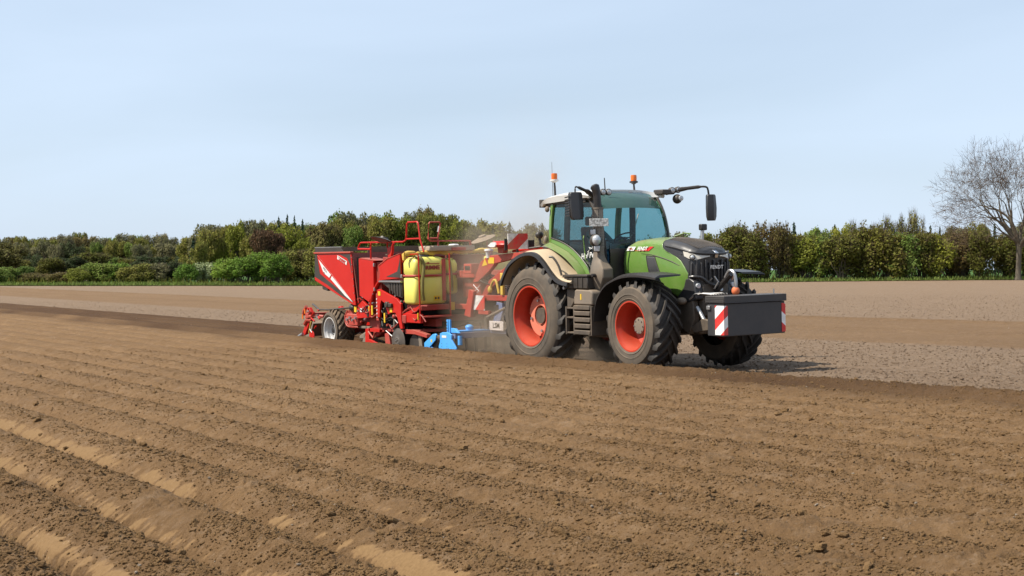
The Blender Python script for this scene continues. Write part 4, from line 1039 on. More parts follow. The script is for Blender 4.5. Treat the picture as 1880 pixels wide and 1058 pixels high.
    for sg in (-1, 1):
        # headlight: light surround, round lamp and the thin light blade running to the middle
        hl = [(3.80, .452, 2.225), (3.92, .445, 2.205), (4.02, .405, 2.170), (4.09, .32, 2.145), (4.13, .20, 2.135), (4.145, .12, 2.135)]
        lo = [(3.83, .452, 2.13), (3.93, .445, 2.09), (4.03, .405, 2.055), (4.10, .32, 2.075), (4.14, .20, 2.105), (4.155, .12, 2.115)]
        mb = MB(); mb.loft([[(x, sg*y*1.0+sg*.012, z) for x, y, z in (a, b)]+[(x-.03, sg*(y-.02), z) for x, y, z in (b, a)] for a, b in zip(hl, lo)])
        hd = mb.build('headlight', HEADLT, T, bevel=.004)
        mb = MB(); c = Vector((4.015, sg*.425, 2.112)); d = Vector((.80, sg*.6, 0)).normalized()
        mb.cyl(c-d*.03, c+d*.022, .052, 20); mb.build('lamp_surround', BLACK, hd)
        MB().ball(c+d*.012, (.04, .04, .04), 14, 8).build('lamp_lens', GLASSLENS, hd)
        # lower lamps and bumper
        mb = MB(); mb.prism([(3.62, 1.40), (3.80, 1.56), (3.86, 1.72), (3.97, 1.74), (4.10, 1.68), (4.14, 1.50), (4.16, 1.36), (3.95, 1.30), (3.68, 1.30)], sg*.30, sg*.47)
        mb.build('bumper_corner', NOSE, T, bevel=.02)
        MB().cyl((4.10, sg*.40, 1.60), (4.155, sg*.405, 1.60), .046, 18).build('fog_lamp', GLASSLENS, T, bevel=.006)
        MB().cyl((4.12, sg*.36, 1.47), (4.17, sg*.365, 1.47), .038, 16).build('lower_lamp', BLACK, T, bevel=.006)
    mb = MB(); mb.tube(smooth_path([(3.97, -.46, 1.755), (4.06, -.42, 1.765), (4.13, -.30, 1.74), (4.17, -.18, 1.64), (4.18, 0, 1.60), (4.17, .18, 1.64), (4.13, .3, 1.74), (4.0, .44, 1.76)], 3), .026, 7); mb.build('bumper', NOSE, T)
    mb = MB(); mb.box(3.75, 4.14, -.30, .30, 1.05, 1.62); mb.prism([(3.45, 1.32), (3.72, 1.42), (4.05, 1.34), (4.08, 1.0), (3.92, .72), (3.72, .82)], -.46, -.34)
    mb.prism([(3.45, 1.32), (3.72, 1.42), (4.05, 1.34), (4.08, 1.0), (3.92, .72), (3.72, .82)], .34, .46); mb.build('front_support', CHASSIS, T, bevel=.02)
    MB().ball((3.86, -.56, 1.33), (.115, .075, .065), 16, 10).build('rubber_buffer', HUB, T)
    # badges
    mb = MB(); pts = [(2.17, 2.325), (2.98, 2.315), (2.84, 2.235), (2.17, 2.245)]
    k = [off(x, z, .010) for x, z in pts]; mb.add(k+[(a, b+.006, c) for a, b, c in k], [(0,1,2,3), (7,6,5,4), (0,4,5,1), (1,5,6,2), (2,6,7,3), (3,7,4,0)])
    bd = mb.build('side_badge', RSTICK, T)
    mb = MB(); k = [off(x, z, .0175) for x, z in ((2.175, 2.322), (2.46, 2.319), (2.40, 2.246), (2.175, 2.248))]; mb.add(k, [(0,1,2,3)]); mb.build('badge_field', WSTICK, bd)
    p = off(2.66, 2.279, .019); lettering('lettering', 'FENDT', .098, WSTICK, bd, p, (R_(72), 0, 0), shear=.2, bold=.002)
    p = off(2.30, 2.281, .019); lettering('lettering', 'Vario', .065, RSTICK, bd, p, (R_(72), 0, 0), shear=.3)
    lettering('lettering', 'FENDT', .088, CHROME, T, (4.176, -.005, 1.925), FRONT, .008, bold=.0035, space=1.15)
    MB().box(2.42, 2.455, -.507, -.500, 1.93, 2.03).build('warning_sticker', YSTICK, T)
    # --- front fenders
    for sg in (-1, 1):
        path = smooth_path([(2.16, .98), (2.19, 1.18), (2.28, 1.42), (2.50, 1.64), (2.80, 1.775), (3.15, 1.835), (3.55, 1.84), (4.02, 1.80)], 3)
        mb = MB(); ring = []
        for i, (x, z) in enumerate([(p[0], p[1]) for p in path]):
            yo = 1.30 if z < 1.7 else 1.28
            ring.append([(x, sg*.70, z+.015), (x, sg*(yo-.10), z+.012), (x, sg*yo, z-.03), (x, sg*yo, z-.07), (x+.01, sg*(yo-.025), z-.04), (x+.01, sg*.72, z-.012)])
        mb.loft(ring); mb.build('front_fender', DARK, T, bevel=.006)
        MB().tube([(3.2, sg*.55, 1.3), (3.2, sg*.75, 1.78), (3.2, sg*1.0, 1.81)], .025, 8).build('fender_bracket', BLACK, T)
    # --- rear fenders
    fp = smooth_path([(-.96, 1.62), (-.86, 1.78), (-.64, 2.02), (-.30, 2.19), (.05, 2.265), (.36, 2.24), (.62, 2.10), (.86, 1.90), (1.08, 1.75), (1.30, 1.69), (1.47, 1.675)], 3)
    for sg in (-1, 1):
        mb = MB(); rings = []
        for p in fp:
            x, z = p[0], p[1]
            rings.append([(x, sg*.70, z+.035), (x, sg*1.0, z+.045), (x, sg*1.30, z+.02), (x, sg*1.345, z-.015), (x, sg*1.335, z-.03), (x, sg*.70, z+.005)])
        mb.loft(rings); mb.build('rear_fender', TAN, T)
        mb = MB(); rings = []
        for i, p in enumerate(fp):
            x, z = p[0], p[1]; q = Vector((x, z)); c = Vector((0, .985)); d = (q-c).normalized()
            if x > .7: d = Vector((.25, 1)).normalized()
            rings.append([(x, sg*1.335, z-.005), (x+d.x*.012, sg*1.40, z-.008), (x-d.x*.06, sg*1.41, z-d.y*.075), (x-d.x*.06, sg*1.36, z-d.y*.075), (x-d.x*.01, sg*1.33, z-.03)])
        mb.loft(rings); mb.build('fender_edge', DARK, T)
        # inner green wing between fender and cab
    # --- cab
    # lower dark body of the cab
    mb = MB(); mb.prism([(.02, 1.9), (.02, 2.42), (.19, 2.44), (.7, 2.28), (1.05, 2.1), (1.30, 1.86), (1.50, 1.70), (1.72, 1.66), (1.95, 1.70), (2.02, 2.15), (2.0, 2.30), (2.0, 1.45), (1.0, 1.3), (0.02, 1.5)], -.78, .78)
    mb.build('cab_floor', BLACK, T, bevel=.01)
    for sg in (-1, 1):
        # curved green door sill along the fender
        so = smooth_path([(.10, 2.44), (.19, 2.425), (.44, 2.35), (.70, 2.26), (.92, 2.155), (1.12, 2.02), (1.27, 1.89), (1.36, 1.76)], 3)
        si = smooth_path([(.14, 2.52), (.27, 2.49), (.52, 2.43), (.80, 2.33), (1.04, 2.20), (1.24, 2.06), (1.39, 1.93), (1.48, 1.78)], 3)
        mb = MB(); mb.loft([[(a[0], sg*.86, a[1]), (b[0], sg*.855, b[1]), (b[0], sg*.80, b[1]), (a[0], sg*.80, a[1])] for a, b in zip(so, si)])
        mb.build('door_sill', GREEN, T, bevel=.008)
        mb = MB(); mb.loft([[(a[0], sg*1.02, a[1]-.06), (a[0], sg*.86, a[1]+.0), (a[0], sg*.80, a[1]-.02), (a[0], sg*.80, a[1]-.12)] for a in so]); mb.build('fender_panel', GREEN, T)
        mb = MB(); mb.tube([(b[0]+.012, sg*.862, b[1]+.012) for b in si], .012, 6); mb.build('glass_trim', BLACK, T)
        # pillars
        mb = MB(); rp = [(.11, 2.42), (.12, 2.7), (.15, 2.95), (.20, 3.20)]
        mb.loft([[(x-.05, sg*.855, z), (x+.045, sg*.865, z), (x+.045, sg*.79, z), (x-.05, sg*.77, z)] for x, z in rp]); mb.build('rear_pillar', GREEN, T, bevel=.01)
        ap = smooth_path([(1.78, 1.75), (1.84, 2.1), (1.80, 2.5), (1.71, 2.85), (1.60, 3.08), (1.46, 3.27), (1.34, 3.36)], 3)
        mb = MB(); mb.loft([[(x-.075, sg*.84, z), (x-.01, sg*.855, z), (x+.035, sg*.80, z), (x-.05, sg*.77, z)] for x, z, *_ in ap]); mb.build('front_pillar', GREEN if sg > 0 else BLACK, T, bevel=.008)
        mb = MB(); mb.tube([(x+.035, sg*.775, z) for x, z, *_ in ap], .024, 7); mb.build('windscreen_seal', BLACK, T)
        # side glass (door), slightly bowed
        def sg_fn(u, v):
            zb = np.interp(.20+1.58*u, [.14, .27, .52, .80, 1.04, 1.24, 1.39, 1.5, 1.8], [2.52, 2.49, 2.43, 2.33, 2.20, 2.06, 1.93, 1.80, 1.78])
            z = zb+(3.20-zb)*v; x = .15+(np.interp(z, [1.75, 2.1, 2.5, 2.85, 3.08, 3.27], [1.76, 1.80, 1.76, 1.67, 1.56, 1.42])-.15)*u
            return (x, sg*(.845-.03*v), z)
        MB().grid(sg_fn, 14, 10).build('side_window', GLASS_DARK if sg < 0 else GLASS, T)
        MB().loft([[(x-.07, sg*yy, z), (x+.07, sg*yy, z), (x+.07, sg*(yy-.05), z), (x-.07, sg*(yy-.05), z)] for x, yy, z in ((.62, .835, 2.36), (.65, .825, 2.8), (.67, .81, 3.2))]).build('door_pillar', BLACK, T)
        MB().tube([(.17, sg*.825, 3.20), (.8, sg*.83, 3.235), (1.44, sg*.82, 3.26)], .030, 6).build('window_header', BLACK, T)
    # door handle and grab bar, wiper
    MB().tube([(1.30, -.87, 2.55), (1.34, -.91, 2.5), (1.40, -.91, 2.1), (1.42, -.87, 2.05)], .013, 6).build('grab_handle', GREEN, T)
    # windscreen: bowed forward and over into the roof
    def ws(u, v):
        c = [(1.99, 2.15), (1.985, 2.4), (1.95, 2.65), (1.88, 2.9), (1.77, 3.12), (1.62, 3.28), (1.42, 3.385), (1.30, 3.41)]
        x = np.interp(v*7, range(8), [p[0] for p in c]); z = np.interp(v*7, range(8), [p[1] for p in c]); y = -.80+1.6*u
        k = (y/.8)**2
        return (x-.15*k*(1 if v < .8 else .6), y, z-.045*k*v)
    MB().grid(ws, 18, 24).build('windscreen', GLASS, T)
    def blind(u, v):
        x, y, z = ws(u*.96+.02, .56+.44*v); return (x-.04, y, z-.03)
    MB().grid(blind, 14, 12).build('sun_blind', SHADE, T)
    MB().tube([(1.90, -.3, 2.35), (1.93, -.15, 2.6), (1.87, .02, 2.95)], .010, 5).build('wiper_arm', BLACK, T)
    # rear window and frame, far side bars
    mb = MB(); mb.grid(lambda u, v: (.10+.07*v, -.76+1.52*u, 2.45+.75*v), 3, 3); mb.build('rear_window', GLASS, T)
    mb = MB(); mb.tube([(.10, -.78, 2.45), (.10, .78, 2.45)], .035, 6); mb.tube([(.19, -.78, 3.2), (.19, .78, 3.2)], .035, 6); mb.build('rear_frame', BLACK, T)
    # roof: white shell, thick at the rear, open for the curved windscreen
    def roof(u, v):
        y = -.93+1.86*v; k = (abs(y)/.93); x0 = -.10; x1 = 1.44-.02*(1-k**2)*2 if k > .78 else 1.30
        x1 = np.interp(k, [0, .55, .75, .9, 1], [1.28, 1.30, 1.40, 1.58, 1.55]); x = x0+(x1-x0)*u
        z = np.interp(x, [-.10, 0, .15, .5, 1.0, 1.3, 1.6], [3.29, 3.37, 3.415, 3.445, 3.455, 3.44, 3.40]) - .075*k**4 - .02*k**2
        return (x, y, z)
    nu, nv = 20, 25
    mb = MB(); top = [roof(i/(nu-1), j/(nv-1)) for i in range(nu) for j in range(nv)]
    bot = [(x, y*.97, min(z-.05, 3.245-.04*(1-u)+.04*u)) for (x, y, z), u in zip(top, [i/(nu-1) for i in range(nu) for j in range(nv)])]
    n0 = nu*nv; fs = [(i*nv+j, (i+1)*nv+j, (i+1)*nv+j+1, i*nv+j+1) for i in range(nu-1) for j in range(nv-1)]
    fs += [(a+n0, d+n0, c+n0, b+n0) for a, b, c, d in fs]
    edge = [i*nv for i in range(nu)]+[(nu-1)*nv+j for j in range(1, nv)]+[i*nv+nv-1 for i in range(nu-2, -1, -1)]+[j for j in range(nv-2, 0, -1)]
    fs += [(edge[i], edge[(i+1) % len(edge)], edge[(i+1) % len(edge)]+n0, edge[i]+n0) for i in range(len(edge))]
    mb.add(top+bot, fs); mb.build('roof', WHITE, T)
    mb = MB(); mb.box(-.02, 1.36, -.86, .86, 3.19, 3.27); mb.prism([(-.06, 3.22), (-.14, 3.30), (-.14, 3.24), (-.08, 3.14), (.1, 3.14), (.16, 3.22)], -.84, .84)
    mb.build('roof_lining', BLACK, T, bevel=.012)
    MB().box(-.19, -.10, -.90, -.74, 3.14, 3.30).build('rear_work_lamp', BLACK, T, bevel=.012)
    MB().ball((.10, -.90, 3.10), (.055, .045, .06)).build('side_lamp', HUB, T)
    MB().ball((.03, -.90, 2.50), (.05, .045, .075)).build('side_lamp', HUB, T)
    # beacons
    for (x, y, z0, z1) in ((.13, -.72, 3.36, 3.66), (.84, .72, 3.42, 3.60)):
        b = holder('beacon', T, (0, 0, 0))
        MB().tube([(x, y, z0), (x-.01, y, z1-.12), (x-.02, y, z1)], [.022, .022, .016], 8).build('stalk', BLACK, b)
        MB().lathe([(.03, z1-.03), (.06, z1-.005), (.085, z1), (.085, z1+.03), (.06, z1+.035), (.0001, z1+.036)], (x-.02, y, 0), 'z', 20).build('base', WHITE if y < 0 else DARK, b)
        MB().lathe([(.060, z1+.036), (.062, z1+.12), (.055, z1+.155), (.0001, z1+.160)], (x-.02, y, 0), 'z', 20).build('amber_dome', AMBER, b)
    mb = MB(); mb.tube([(.05, -.72, 3.36), (.03, -.72, 4.05)], [.006, .003], 5); mb.build('whip_antenna', BLACK, T)
    mb = MB(); mb.tube([(1.45, -.45, 3.38), (1.43, -.45, 3.66)], [.014, .010], 6); mb.build('antenna', BLACK, T)
    # work lamps pairs on both front roof corners
    for (x, y, z) in ((1.78, -.74, 3.37), (1.80, -.62, 3.37), (1.70, 1.00, 3.41), (1.72, 1.13, 3.42)):
        w = holder('work_lamp', T, (0, 0, 0))
        MB().lathe([(.02, -.10), (.055, -.07), (.066, 0), (.060, .012), (.0001, .012)], (x, y, z), 'x', 18).build('housing', BLACK, w)
        MB().lathe([(.050, .012), (.045, .022), (.0001, .028)], (x, y, z), 'x', 18).build('lens', GLASSLENS, w)
    w = holder('work_lamp', T, (0, 0, 0)); MB().ball((1.72, 1.10, 3.24), (.10, .09, .095), 14, 10).build('housing', BLACK, w)
    MB().lathe([(.055, .08), (.05, .11), (.0001, .115)], (1.72, 1.12, 3.25), 'x', 16).build('lens', GLASSLENS, w)
    # mirrors
    m = holder('mirror', T, (0, 0, 0))
    MB().tube(smooth_path([(1.62, .90, 3.36), (1.74, 1.20, 3.43), (1.86, 1.52, 3.47), (1.90, 1.66, 3.475), (1.91, 1.72, 3.44), (1.92, 1.74, 3.30)], 3), [.045]*4+[.035]*3+[.020]*9, 8).build('mirror_arm', BLACK, m)
    MB().box(1.42, 1.72, .74, 1.05, 3.33, 3.43).build('arm_bracket', BLACK, m, bevel=.02)
    mb = MB(); mb.loft([[(1.98+dx, 1.76-w_, z), (1.90+dx, 1.76-w_*.8, z), (1.84+dx, 1.76, z), (1.90+dx, 1.76+w_*.8, z), (1.98+dx, 1.76+w_, z), (2.03+dx, 1.76, z)] for z, w_, dx in ((3.32, .09, 0), (3.29, .11, .0), (3.05, .125, .01), (2.88, .115, .01), (2.80, .085, .01))])
    mb.build('mirror_housing', NOSE, m, bevel=.012)
    m = holder('mirror', T, (0, 0, 0))
    MB().tube(smooth_path([(1.72, -.88, 3.25), (1.72, -1.02, 3.36), (1.72, -1.16, 3.42), (1.735, -1.30, 3.465), (1.74, -1.355, 3.46), (1.74, -1.36, 3.34)], 3), [.048]*5+[.030]*4+[.015]*7, 8).build('mirror_arm', BLACK, m)
    mb = MB(); mb.loft([[(1.80+dx, -1.36-w_, z), (1.72+dx, -1.36-w_, z), (1.64+dx, -1.36-w_*.3, z), (1.64+dx, -1.36+w_*.5, z), (1.80+dx, -1.36+w_, z), (1.86+dx, -1.36, z)] for z, w_, dx in ((3.37, .12, -.02), (3.33, .14, -.02), (3.10, .15, 0), (2.92, .14, .02), (2.85, .11, .03))])
    mb.build('mirror_housing', NOSE, m, bevel=.012)
    for i in range(8): MB().obox((1.70, -1.512, 2.93+.05*i), (.16, .02, .022), (0, R_(-6), 0)).build('housing_rib', NOSE, m)
    # --- exhaust with perforated cover, lamps and number plate on it
    ex = holder('exhaust', T, (0, 0, 0))
    MB().tube(smooth_path([(1.88, -.95, 2.98), (1.88, -.95, 3.18), (1.875, -.955, 3.32), (1.86, -.97, 3.42), (1.83, -.985, 3.50)], 3), [.072]*7+[.075, .079, .083, .085, .088, .06], 14).build('stack_pipe', DARK, ex)
    MB().cyl((1.90, -.95, 2.30), (1.88, -.95, 3.06), .105, 20).build('heat_shield', PERF, ex)
    MB().cyl((1.882, -.95, 3.035), (1.88, -.95, 3.075), .112, 20).build('shield_cap', EXH, ex)
    mb = MB(); mb.loft([[(x-r*1.0, -.95-r*.8, z), (x, -.95-r, z), (x+r*1.1, -.95-r*.75, z), (x+r*1.2, -.95+r*.4, z), (x, -.95+r, z), (x-r, -.95+r*.6, z)] for x, z, r in ((1.90, 2.34, .095), (1.91, 2.16, .10), (1.93, 2.06, .13), (2.00, 1.92, .19), (2.00, 1.75, .20), (1.93, 1.58, .16), (1.88, 1.42, .11))])
    mb.build('silencer', EXH, ex, bevel=.02)
    MB().cyl((2.03, -1.15, 1.80), (2.03, -1.22, 1.80), .035, 12).build('clamp_bolt', DARK, ex)
    pl = MB().obox((2.04, -1.04, 2.79), (.02, .36, .145), (0, 0, R_(-30))).build('number_plate', PLATE, T, bevel=.003)
    for (x, y, z, s_) in ((1.93, -1.10, 2.61, .12), (2.02, -1.08, 2.30, .13)):
        w = holder('work_lamp', T, (0, 0, 0))
        MB().obox((x-.02, y, z), (.09, s_, s_), (0, 0, R_(-28))).build('housing', BLACK, w, bevel=.02)
        MB().obox((x+.025, y-.02, z), (.02, s_*.82, s_*.82), (0, 0, R_(-28))).build('lens', GLASSLENS, w, bevel=.01)
    w = holder('headlamp', T, (0, 0, 0)); MB().ball((1.98, -1.08, 2.45), (.12, .12, .125), 16, 12).build('housing', BLACK, w)
    MB().ball((2.05, -1.11, 2.46), (.075, .085, .10), 16, 10).build('lens', GLASSLENS, w)
    # small mirror stand on the far bonnet edge and green handle
    MB().box(2.98, 3.08, .58, .72, 2.60, 2.72).build('camera_housing', DARK, T, bevel=.02)
    MB().cyl((3.03, .62, 2.42), (3.03, .64, 2.60), .035, 10).build('camera_post', STEEL, T)
    MB().tube([(1.95, .82, 2.50), (2.1, .95, 2.56), (2.3, .95, 2.55), (2.3, .8, 2.48)], .014, 6).build('grab_handle', GREEN, T)
    # --- steps, battery box and tank on the near side
    st = holder('access_steps', T, (0, 0, 0))
    MB().box(1.17, 1.95, -1.27, -.82, 1.545, 1.77).build('battery_box', BLACK, st, bevel=.02)
    MB().box(1.15, 1.97, -1.29, -.80, 1.77, 1.815).build('box_lid', BLACK, st, bevel=.012)
    for x in (1.30, 1.46, 1.62, 1.78): MB().box(x, x+.02, -1.283, -1.27, 1.57, 1.76).build('box_rib', BLACK, st)
    MB().prism([(1.47, 1.24), (1.47, 1.50), (1.56, 1.54), (2.02, 1.53), (2.08, 1.48), (2.08, 1.24)], -1.26, -.82).build('fluid_tank', HUB, st, bevel=.03)
    MB().prism([(1.19, 1.54), (1.44, 1.54), (1.44, 1.30), (1.32, 1.18), (1.19, 1.18)], -1.22, -.82).build('filter_housing', CHASSIS, st, bevel=.02)
    mb = MB(); mb.box(1.20, 1.235, -1.27, -1.20, .67, 1.20).box(1.46, 1.50, -1.27, -.85, .67, 1.22).box(2.02, 2.06, -1.27, -.85, .67, 1.22); mb.build('step_frame', CHASSIS, st, bevel=.006)
    for z in (.68, .80, .92, 1.04, 1.15):
        MB().box(1.50, 2.02, -1.29, -1.0, z, z+.085).build('step_tread', CHASSIS, st, bevel=.012)
    for z in (.69, .98, 1.16): MB().box(1.235, 1.46, -1.26, -1.0, z, z+.03).build('step_tread', CHASSIS, st, bevel=.006)
    MB().box(1.235, 1.47, -1.0, -.9, .7, 1.2).build('step_back', BLACK, st)
    MB().tube(smooth_path([(.82, -1.36, 2.16), (.90, -1.32, 2.14), (1.02, -1.28, 1.98), (1.10, -1.27, 1.80)], 3), .022, 7).build('fender_handle', BLACK, T)
    MB().cyl((1.24, -1.29, 1.56), (1.24, -1.33, 1.56), .03, 10).build('latch', STEEL, st)
    MB().box(1.70, 1.735, -1.266, -1.259, 1.34, 1.45).build('warning_sticker', YSTICK, st)
    # --- rear linkage hints and underside pieces
    mb = MB(); mb.tube([(-.5, -.5, .75), (-1.1, -.45, .68)], .05, 8); mb.tube([(-.5, .5, .75), (-1.1, .45, .68)], .05, 8); mb.tube([(-.6, -.3, 1.5), (-.9, -.45, 1.45), (-1.0, -.46, .72)], .04, 8); mb.tube([(-.6, 0, 1.35), (-1.3, 0, 1.35)], .04, 8)
    mb.build('rear_linkage', CHASSIS, T)
    # --- front linkage
    fl = holder('front_linkage', T, (0, 0, 0))
    MB().tube([(4.12, 0, 1.47), (4.56, 0, 1.80)], .048, 10).build('top_link', DARK, fl)
    MB().tube([(4.10, .06, 1.45), (4.2, .05, 1.54)], .06, 10).build('link_end', STEEL, fl)
    mb = MB(); mb.tube(smooth_path([(4.44, -.03, 1.74), (4.55, -.03, 1.86), (4.68, -.03, 1.82), (4.72, -.03, 1.62), (4.70, -.03, 1.46)], 3), .030, 7); mb.tube(smooth_path([(4.52, .05, 1.70), (4.60, .05, 1.80), (4.64, .05, 1.66), (4.63, .05, 1.45)], 3), .022, 7); mb.build('link_hook', STEEL, fl)
    MB().tube([(4.02, -.16, 1.52), (4.10, -.14, 1.66), (4.16, -.10, 1.73)], .018, 6).build('hydraulic_hose', STEEL, fl)
    MB().tube([(4.20, -.08, 1.54), (4.28, -.06, 1.66), (4.25, -.12, 1.76)], .016, 6).build('hydraulic_hose', STEEL, fl)
    for sg in (-1, 1):
        MB().tube([(4.12, sg*.42, 1.22), (4.30, sg*.42, 1.00)], .035, 10).build('lift_ram', STEEL, fl)
        MB().prism([(4.0, .86), (4.30, 1.02), (4.66, .96), (4.66, .84), (4.3, .80), (4.05, .76)], sg*.38, sg*.46).build('lower_link', CHASSIS, fl, bevel=.01)
    mb = MB()
    for i in range(7):
        a = random.Random(i); mb.tube(smooth_path([(4.0, -.5, 1.36), (4.14, -.48+.05*i, 1.44+.02*a.random()), (4.32, -.42+.08*i, 1.46), (4.45, -.36+.06*i, 1.44)], 3), .010, 5)
    mb.build('hydraulic_couplings', STEEL, fl)
    # --- cabin interior
    MB().box(.45, .95, -.28, .24, 2.00, 2.14).build('seat_base', SEATCLOTH, T, bevel=.04)
    MB().prism([(.36, 2.12), (.50, 2.12), (.44, 2.72), (.30, 2.74)], -.26, .22).build('seat_back', SEATCLOTH, T, bevel=.04)
    MB().box(.30, .42, -.14, .10, 2.76, 2.94).build('headrest', SEATCLOTH, T, bevel=.03)
    mb = MB(); mb.prism([(1.45, 1.8), (1.85, 1.8), (1.80, 2.38), (1.62, 2.40)], -.22, .22); mb.build('dashboard', SEATCLOTH, T, bevel=.03)
    MB().box(.62, 1.15, -.48, -.34, 2.26, 2.36).build('armrest_console', SEATCLOTH, T, bevel=.02)
    MB().obox((1.30, -.50, 2.55), (.03, .24, .18), (0, 0, R_(25))).build('terminal_screen', BLACK, T, bevel=.01)
    sw = MB(); c = Vector((1.43, 0, 2.50)); E = Euler((0, R_(-28), 0)).to_matrix()
    sw.tube([c+E@Vector((.2*math.cos(a), .2*math.sin(a), 0)) for a in [2*math.pi*i/24 for i in range(25)]], .016, 6); sw.tube([c, (1.60, 0, 2.3)], .03, 8)
    sw.tube([c+E@Vector((0, .19, 0)), c+E@Vector((0, -.19, 0))], .012, 5); sw.build('steering_wheel', BLACK, T)
    lettering('lettering', 'Hof Pe', .15, WSTICK, T, (1.40, -.868, 2.165), (R_(91), R_(-5), 0), .001, shear=.25, bold=.003)
    MB().tube([(1.42, -.866, 2.24), (1.50, -.866, 2.29), (1.46, -.866, 2.33), (1.56, -.866, 2.30), (1.60, -.866, 2.36)], .010, 5).build('sticker_emblem', WSTICK, T)
    return T
HEADLT = plain('headlight_glass', (.72, .68, .60), .15)
PERF_BLACK = perforated('side_mesh', (.045, .045, .048), 40.)
def plate_mat():
    M = Mat('dusty_plate'); n = M.noise(26, 4, .7)
    M.l.new(M.mix(M.rng(n.outputs['Fac'], .42, .58), (.26, .25, .23), (.70, .69, .66)), M.b.inputs['Base Color']); M.b.inputs['Roughness'].default_value = .5; return M.m
PLATE = plate_mat()
tractor = make_tractor()

# driver
def make_driver():
    D = root('person', None, 'driver in a teal shirt seated inside the tractor cab behind the wheel', 'person', (.55, 0, 2.12))
    O = Vector((.55, 0, 2.12))
    J = {'pelvis': (.52, 0, 2.20, .15), 'waist': (.49, 0, 2.36, .135), 'chest': (.47, 0, 2.56, .155), 'neck': (.48, 0, 2.72, .055), 'head0': (.50, 0, 2.80, .075), 'head1': (.51, 0, 2.90, .085)}
    names = list(J); edges = [('pelvis', 'waist'), ('waist', 'chest'), ('chest', 'neck'), ('neck', 'head0'), ('head0', 'head1')]
    for sg, n in ((-1, 'r'), (1, 'l')):
        J['sh'+n] = (.48, sg*.18, 2.62, .062); J['el'+n] = (.68, sg*.27, 2.42, .045); J['wr'+n] = (1.10 if n == 'l' else .98, sg*(.14 if n == 'l' else .38), 2.50 if n == 'l' else 2.40, .030)
        J['hip'+n] = (.56, sg*.10, 2.20, .09); J['kn'+n] = (1.02, sg*.16, 2.24, .065); J['an'+n] = (1.22, sg*.15, 1.86, .045); J['toe'+n] = (1.38, sg*.15, 1.84, .035)
        edges += [('chest', 'sh'+n), ('sh'+n, 'el'+n), ('el'+n, 'wr'+n), ('pelvis', 'hip'+n), ('hip'+n, 'kn'+n), ('kn'+n, 'an'+n), ('an'+n, 'toe'+n)]
        for k in range(5):                     # palm to fingertips, slightly curled
            w = J['wr'+n]; y = w[1]+(k-2)*.018
            J['fa%s%d' % (n, k)] = (w[0]+.07, y, w[2]+.01, .010); J['fb%s%d' % (n, k)] = (w[0]+.12-.015*abs(k-2), y, w[2]-.03, .008)
            edges += [('wr'+n, 'fa%s%d' % (n, k)), ('fa%s%d' % (n, k), 'fb%s%d' % (n, k))]
    names = list(J); me = bpy.data.meshes.new('body'); me.from_pydata([tuple(Vector(J[k][:3])-O) for k in names], [(names.index(a), names.index(b)) for a, b in edges], [])
    b = bpy.data.objects.new('body', me); COL.objects.link(b); b.parent = D
    sk = b.modifiers.new('skin', 'SKIN'); sk.use_smooth_shade = True
    for i, k in enumerate(names): me.skin_vertices[0].data[i].radius = (J[k][3], J[k][3]); me.skin_vertices[0].data[i].use_root = (i == 0)
    b.modifiers.new('sub', 'SUBSURF').render_levels = 2
    M = Mat('driver_clothes'); tc = M.node('ShaderNodeTexCoord'); sp = M.node('ShaderNodeSeparateXYZ'); M.l.new(tc.outputs['Object'], sp.inputs[0])
    skin = (.45, .26, .18); c = M.mix(M.rng(sp.outputs['Z'], .57, .59), M.mix(M.rng(sp.outputs['Z'], .14, .16), (.05, .08, .14), (.12, .30, .30)), skin)
    M.l.new(c, M.b.inputs['Base Color']); M.b.inputs['Roughness'].default_value = .8; me.materials.append(M.m)
    mb = MB(); mb.ball((.50, 0, 2.95), (.105, .092, .07), 16, 10); mb.build('hair', plain('hair', (.06, .04, .025), .8), D, org=O)
    mb = MB(); mb.ball((.595, 0, 2.86), (.022, .014, .022)); mb.ball((.585, -.032, 2.885), (.01, .012, .008)); mb.ball((.585, .032, 2.885), (.01, .012, .008)); mb.ball((.585, 0, 2.822), (.012, .026, .007)); mb.ball((.50, .088, 2.87), (.02, .012, .03)); mb.ball((.50, -.088, 2.87), (.02, .012, .03))
    mb.build('face', plain('skin', skin, .6), D, org=O)
make_driver()

# front weight box, held by the front linkage
def make_box():
    base = (4.95, 0, .745); O = Vector(base)
    B = root('weight_box', None, 'black steel ballast box with red and white hazard strips hanging on the tractor front', 'weight box', base)
    MB().box(4.73, 5.17, -.70, .70, .745, 1.31).build('box_body', BOXM, B, O, bevel=.012)
    MB().box(4.70, 5.20, -.72, .72, 1.315, 1.44).build('lid', BOXL, B, O, bevel=.008)
    for z in (1.335, 1.362, 1.389, 1.416):
        mb = MB(); mb.box(4.72, 5.19, -.727, -.7195, z, z+.012); mb.build('lid_rib', BOXL, B, O)
    MB().box(5.199, 5.207, -.70, .70, 1.318, 1.335).build('lid_seam', BOXM, B, O)
    for sg, m in ((-1, HAZARD), (1, HAZARD_UP)):
        mb = MB(); t = .004
        mb.prismz([(4.94, sg*.703), (5.173, sg*.703), (5.173, sg*.62), (5.173+t, sg*.62), (5.173+t, sg*(.703+t)), (4.94, sg*(.703+t))], .77, 1.275)
        mb.build('hazard_strip', m, B, O)
    mb = MB(); mb.box(4.74, 4.83, -.735, -.70, 1.20, 1.27); mb.build('latch', STEEL, B, O, bevel=.008)
    MB().cyl((5.0, .60, 1.44), (5.0, .60, 1.53), .014, 8).build('lid_pin', STEEL, B, O)
    MB().ball((4.70, -.02, 1.505), (.075, .07, .08), 16, 10).build('coupling_ball', ORANGE, B, O)
    MB().box(4.60, 4.73, -.5, .5, .85, 1.25).build('hitch_frame', CHASSIS, B, O, bevel=.01)
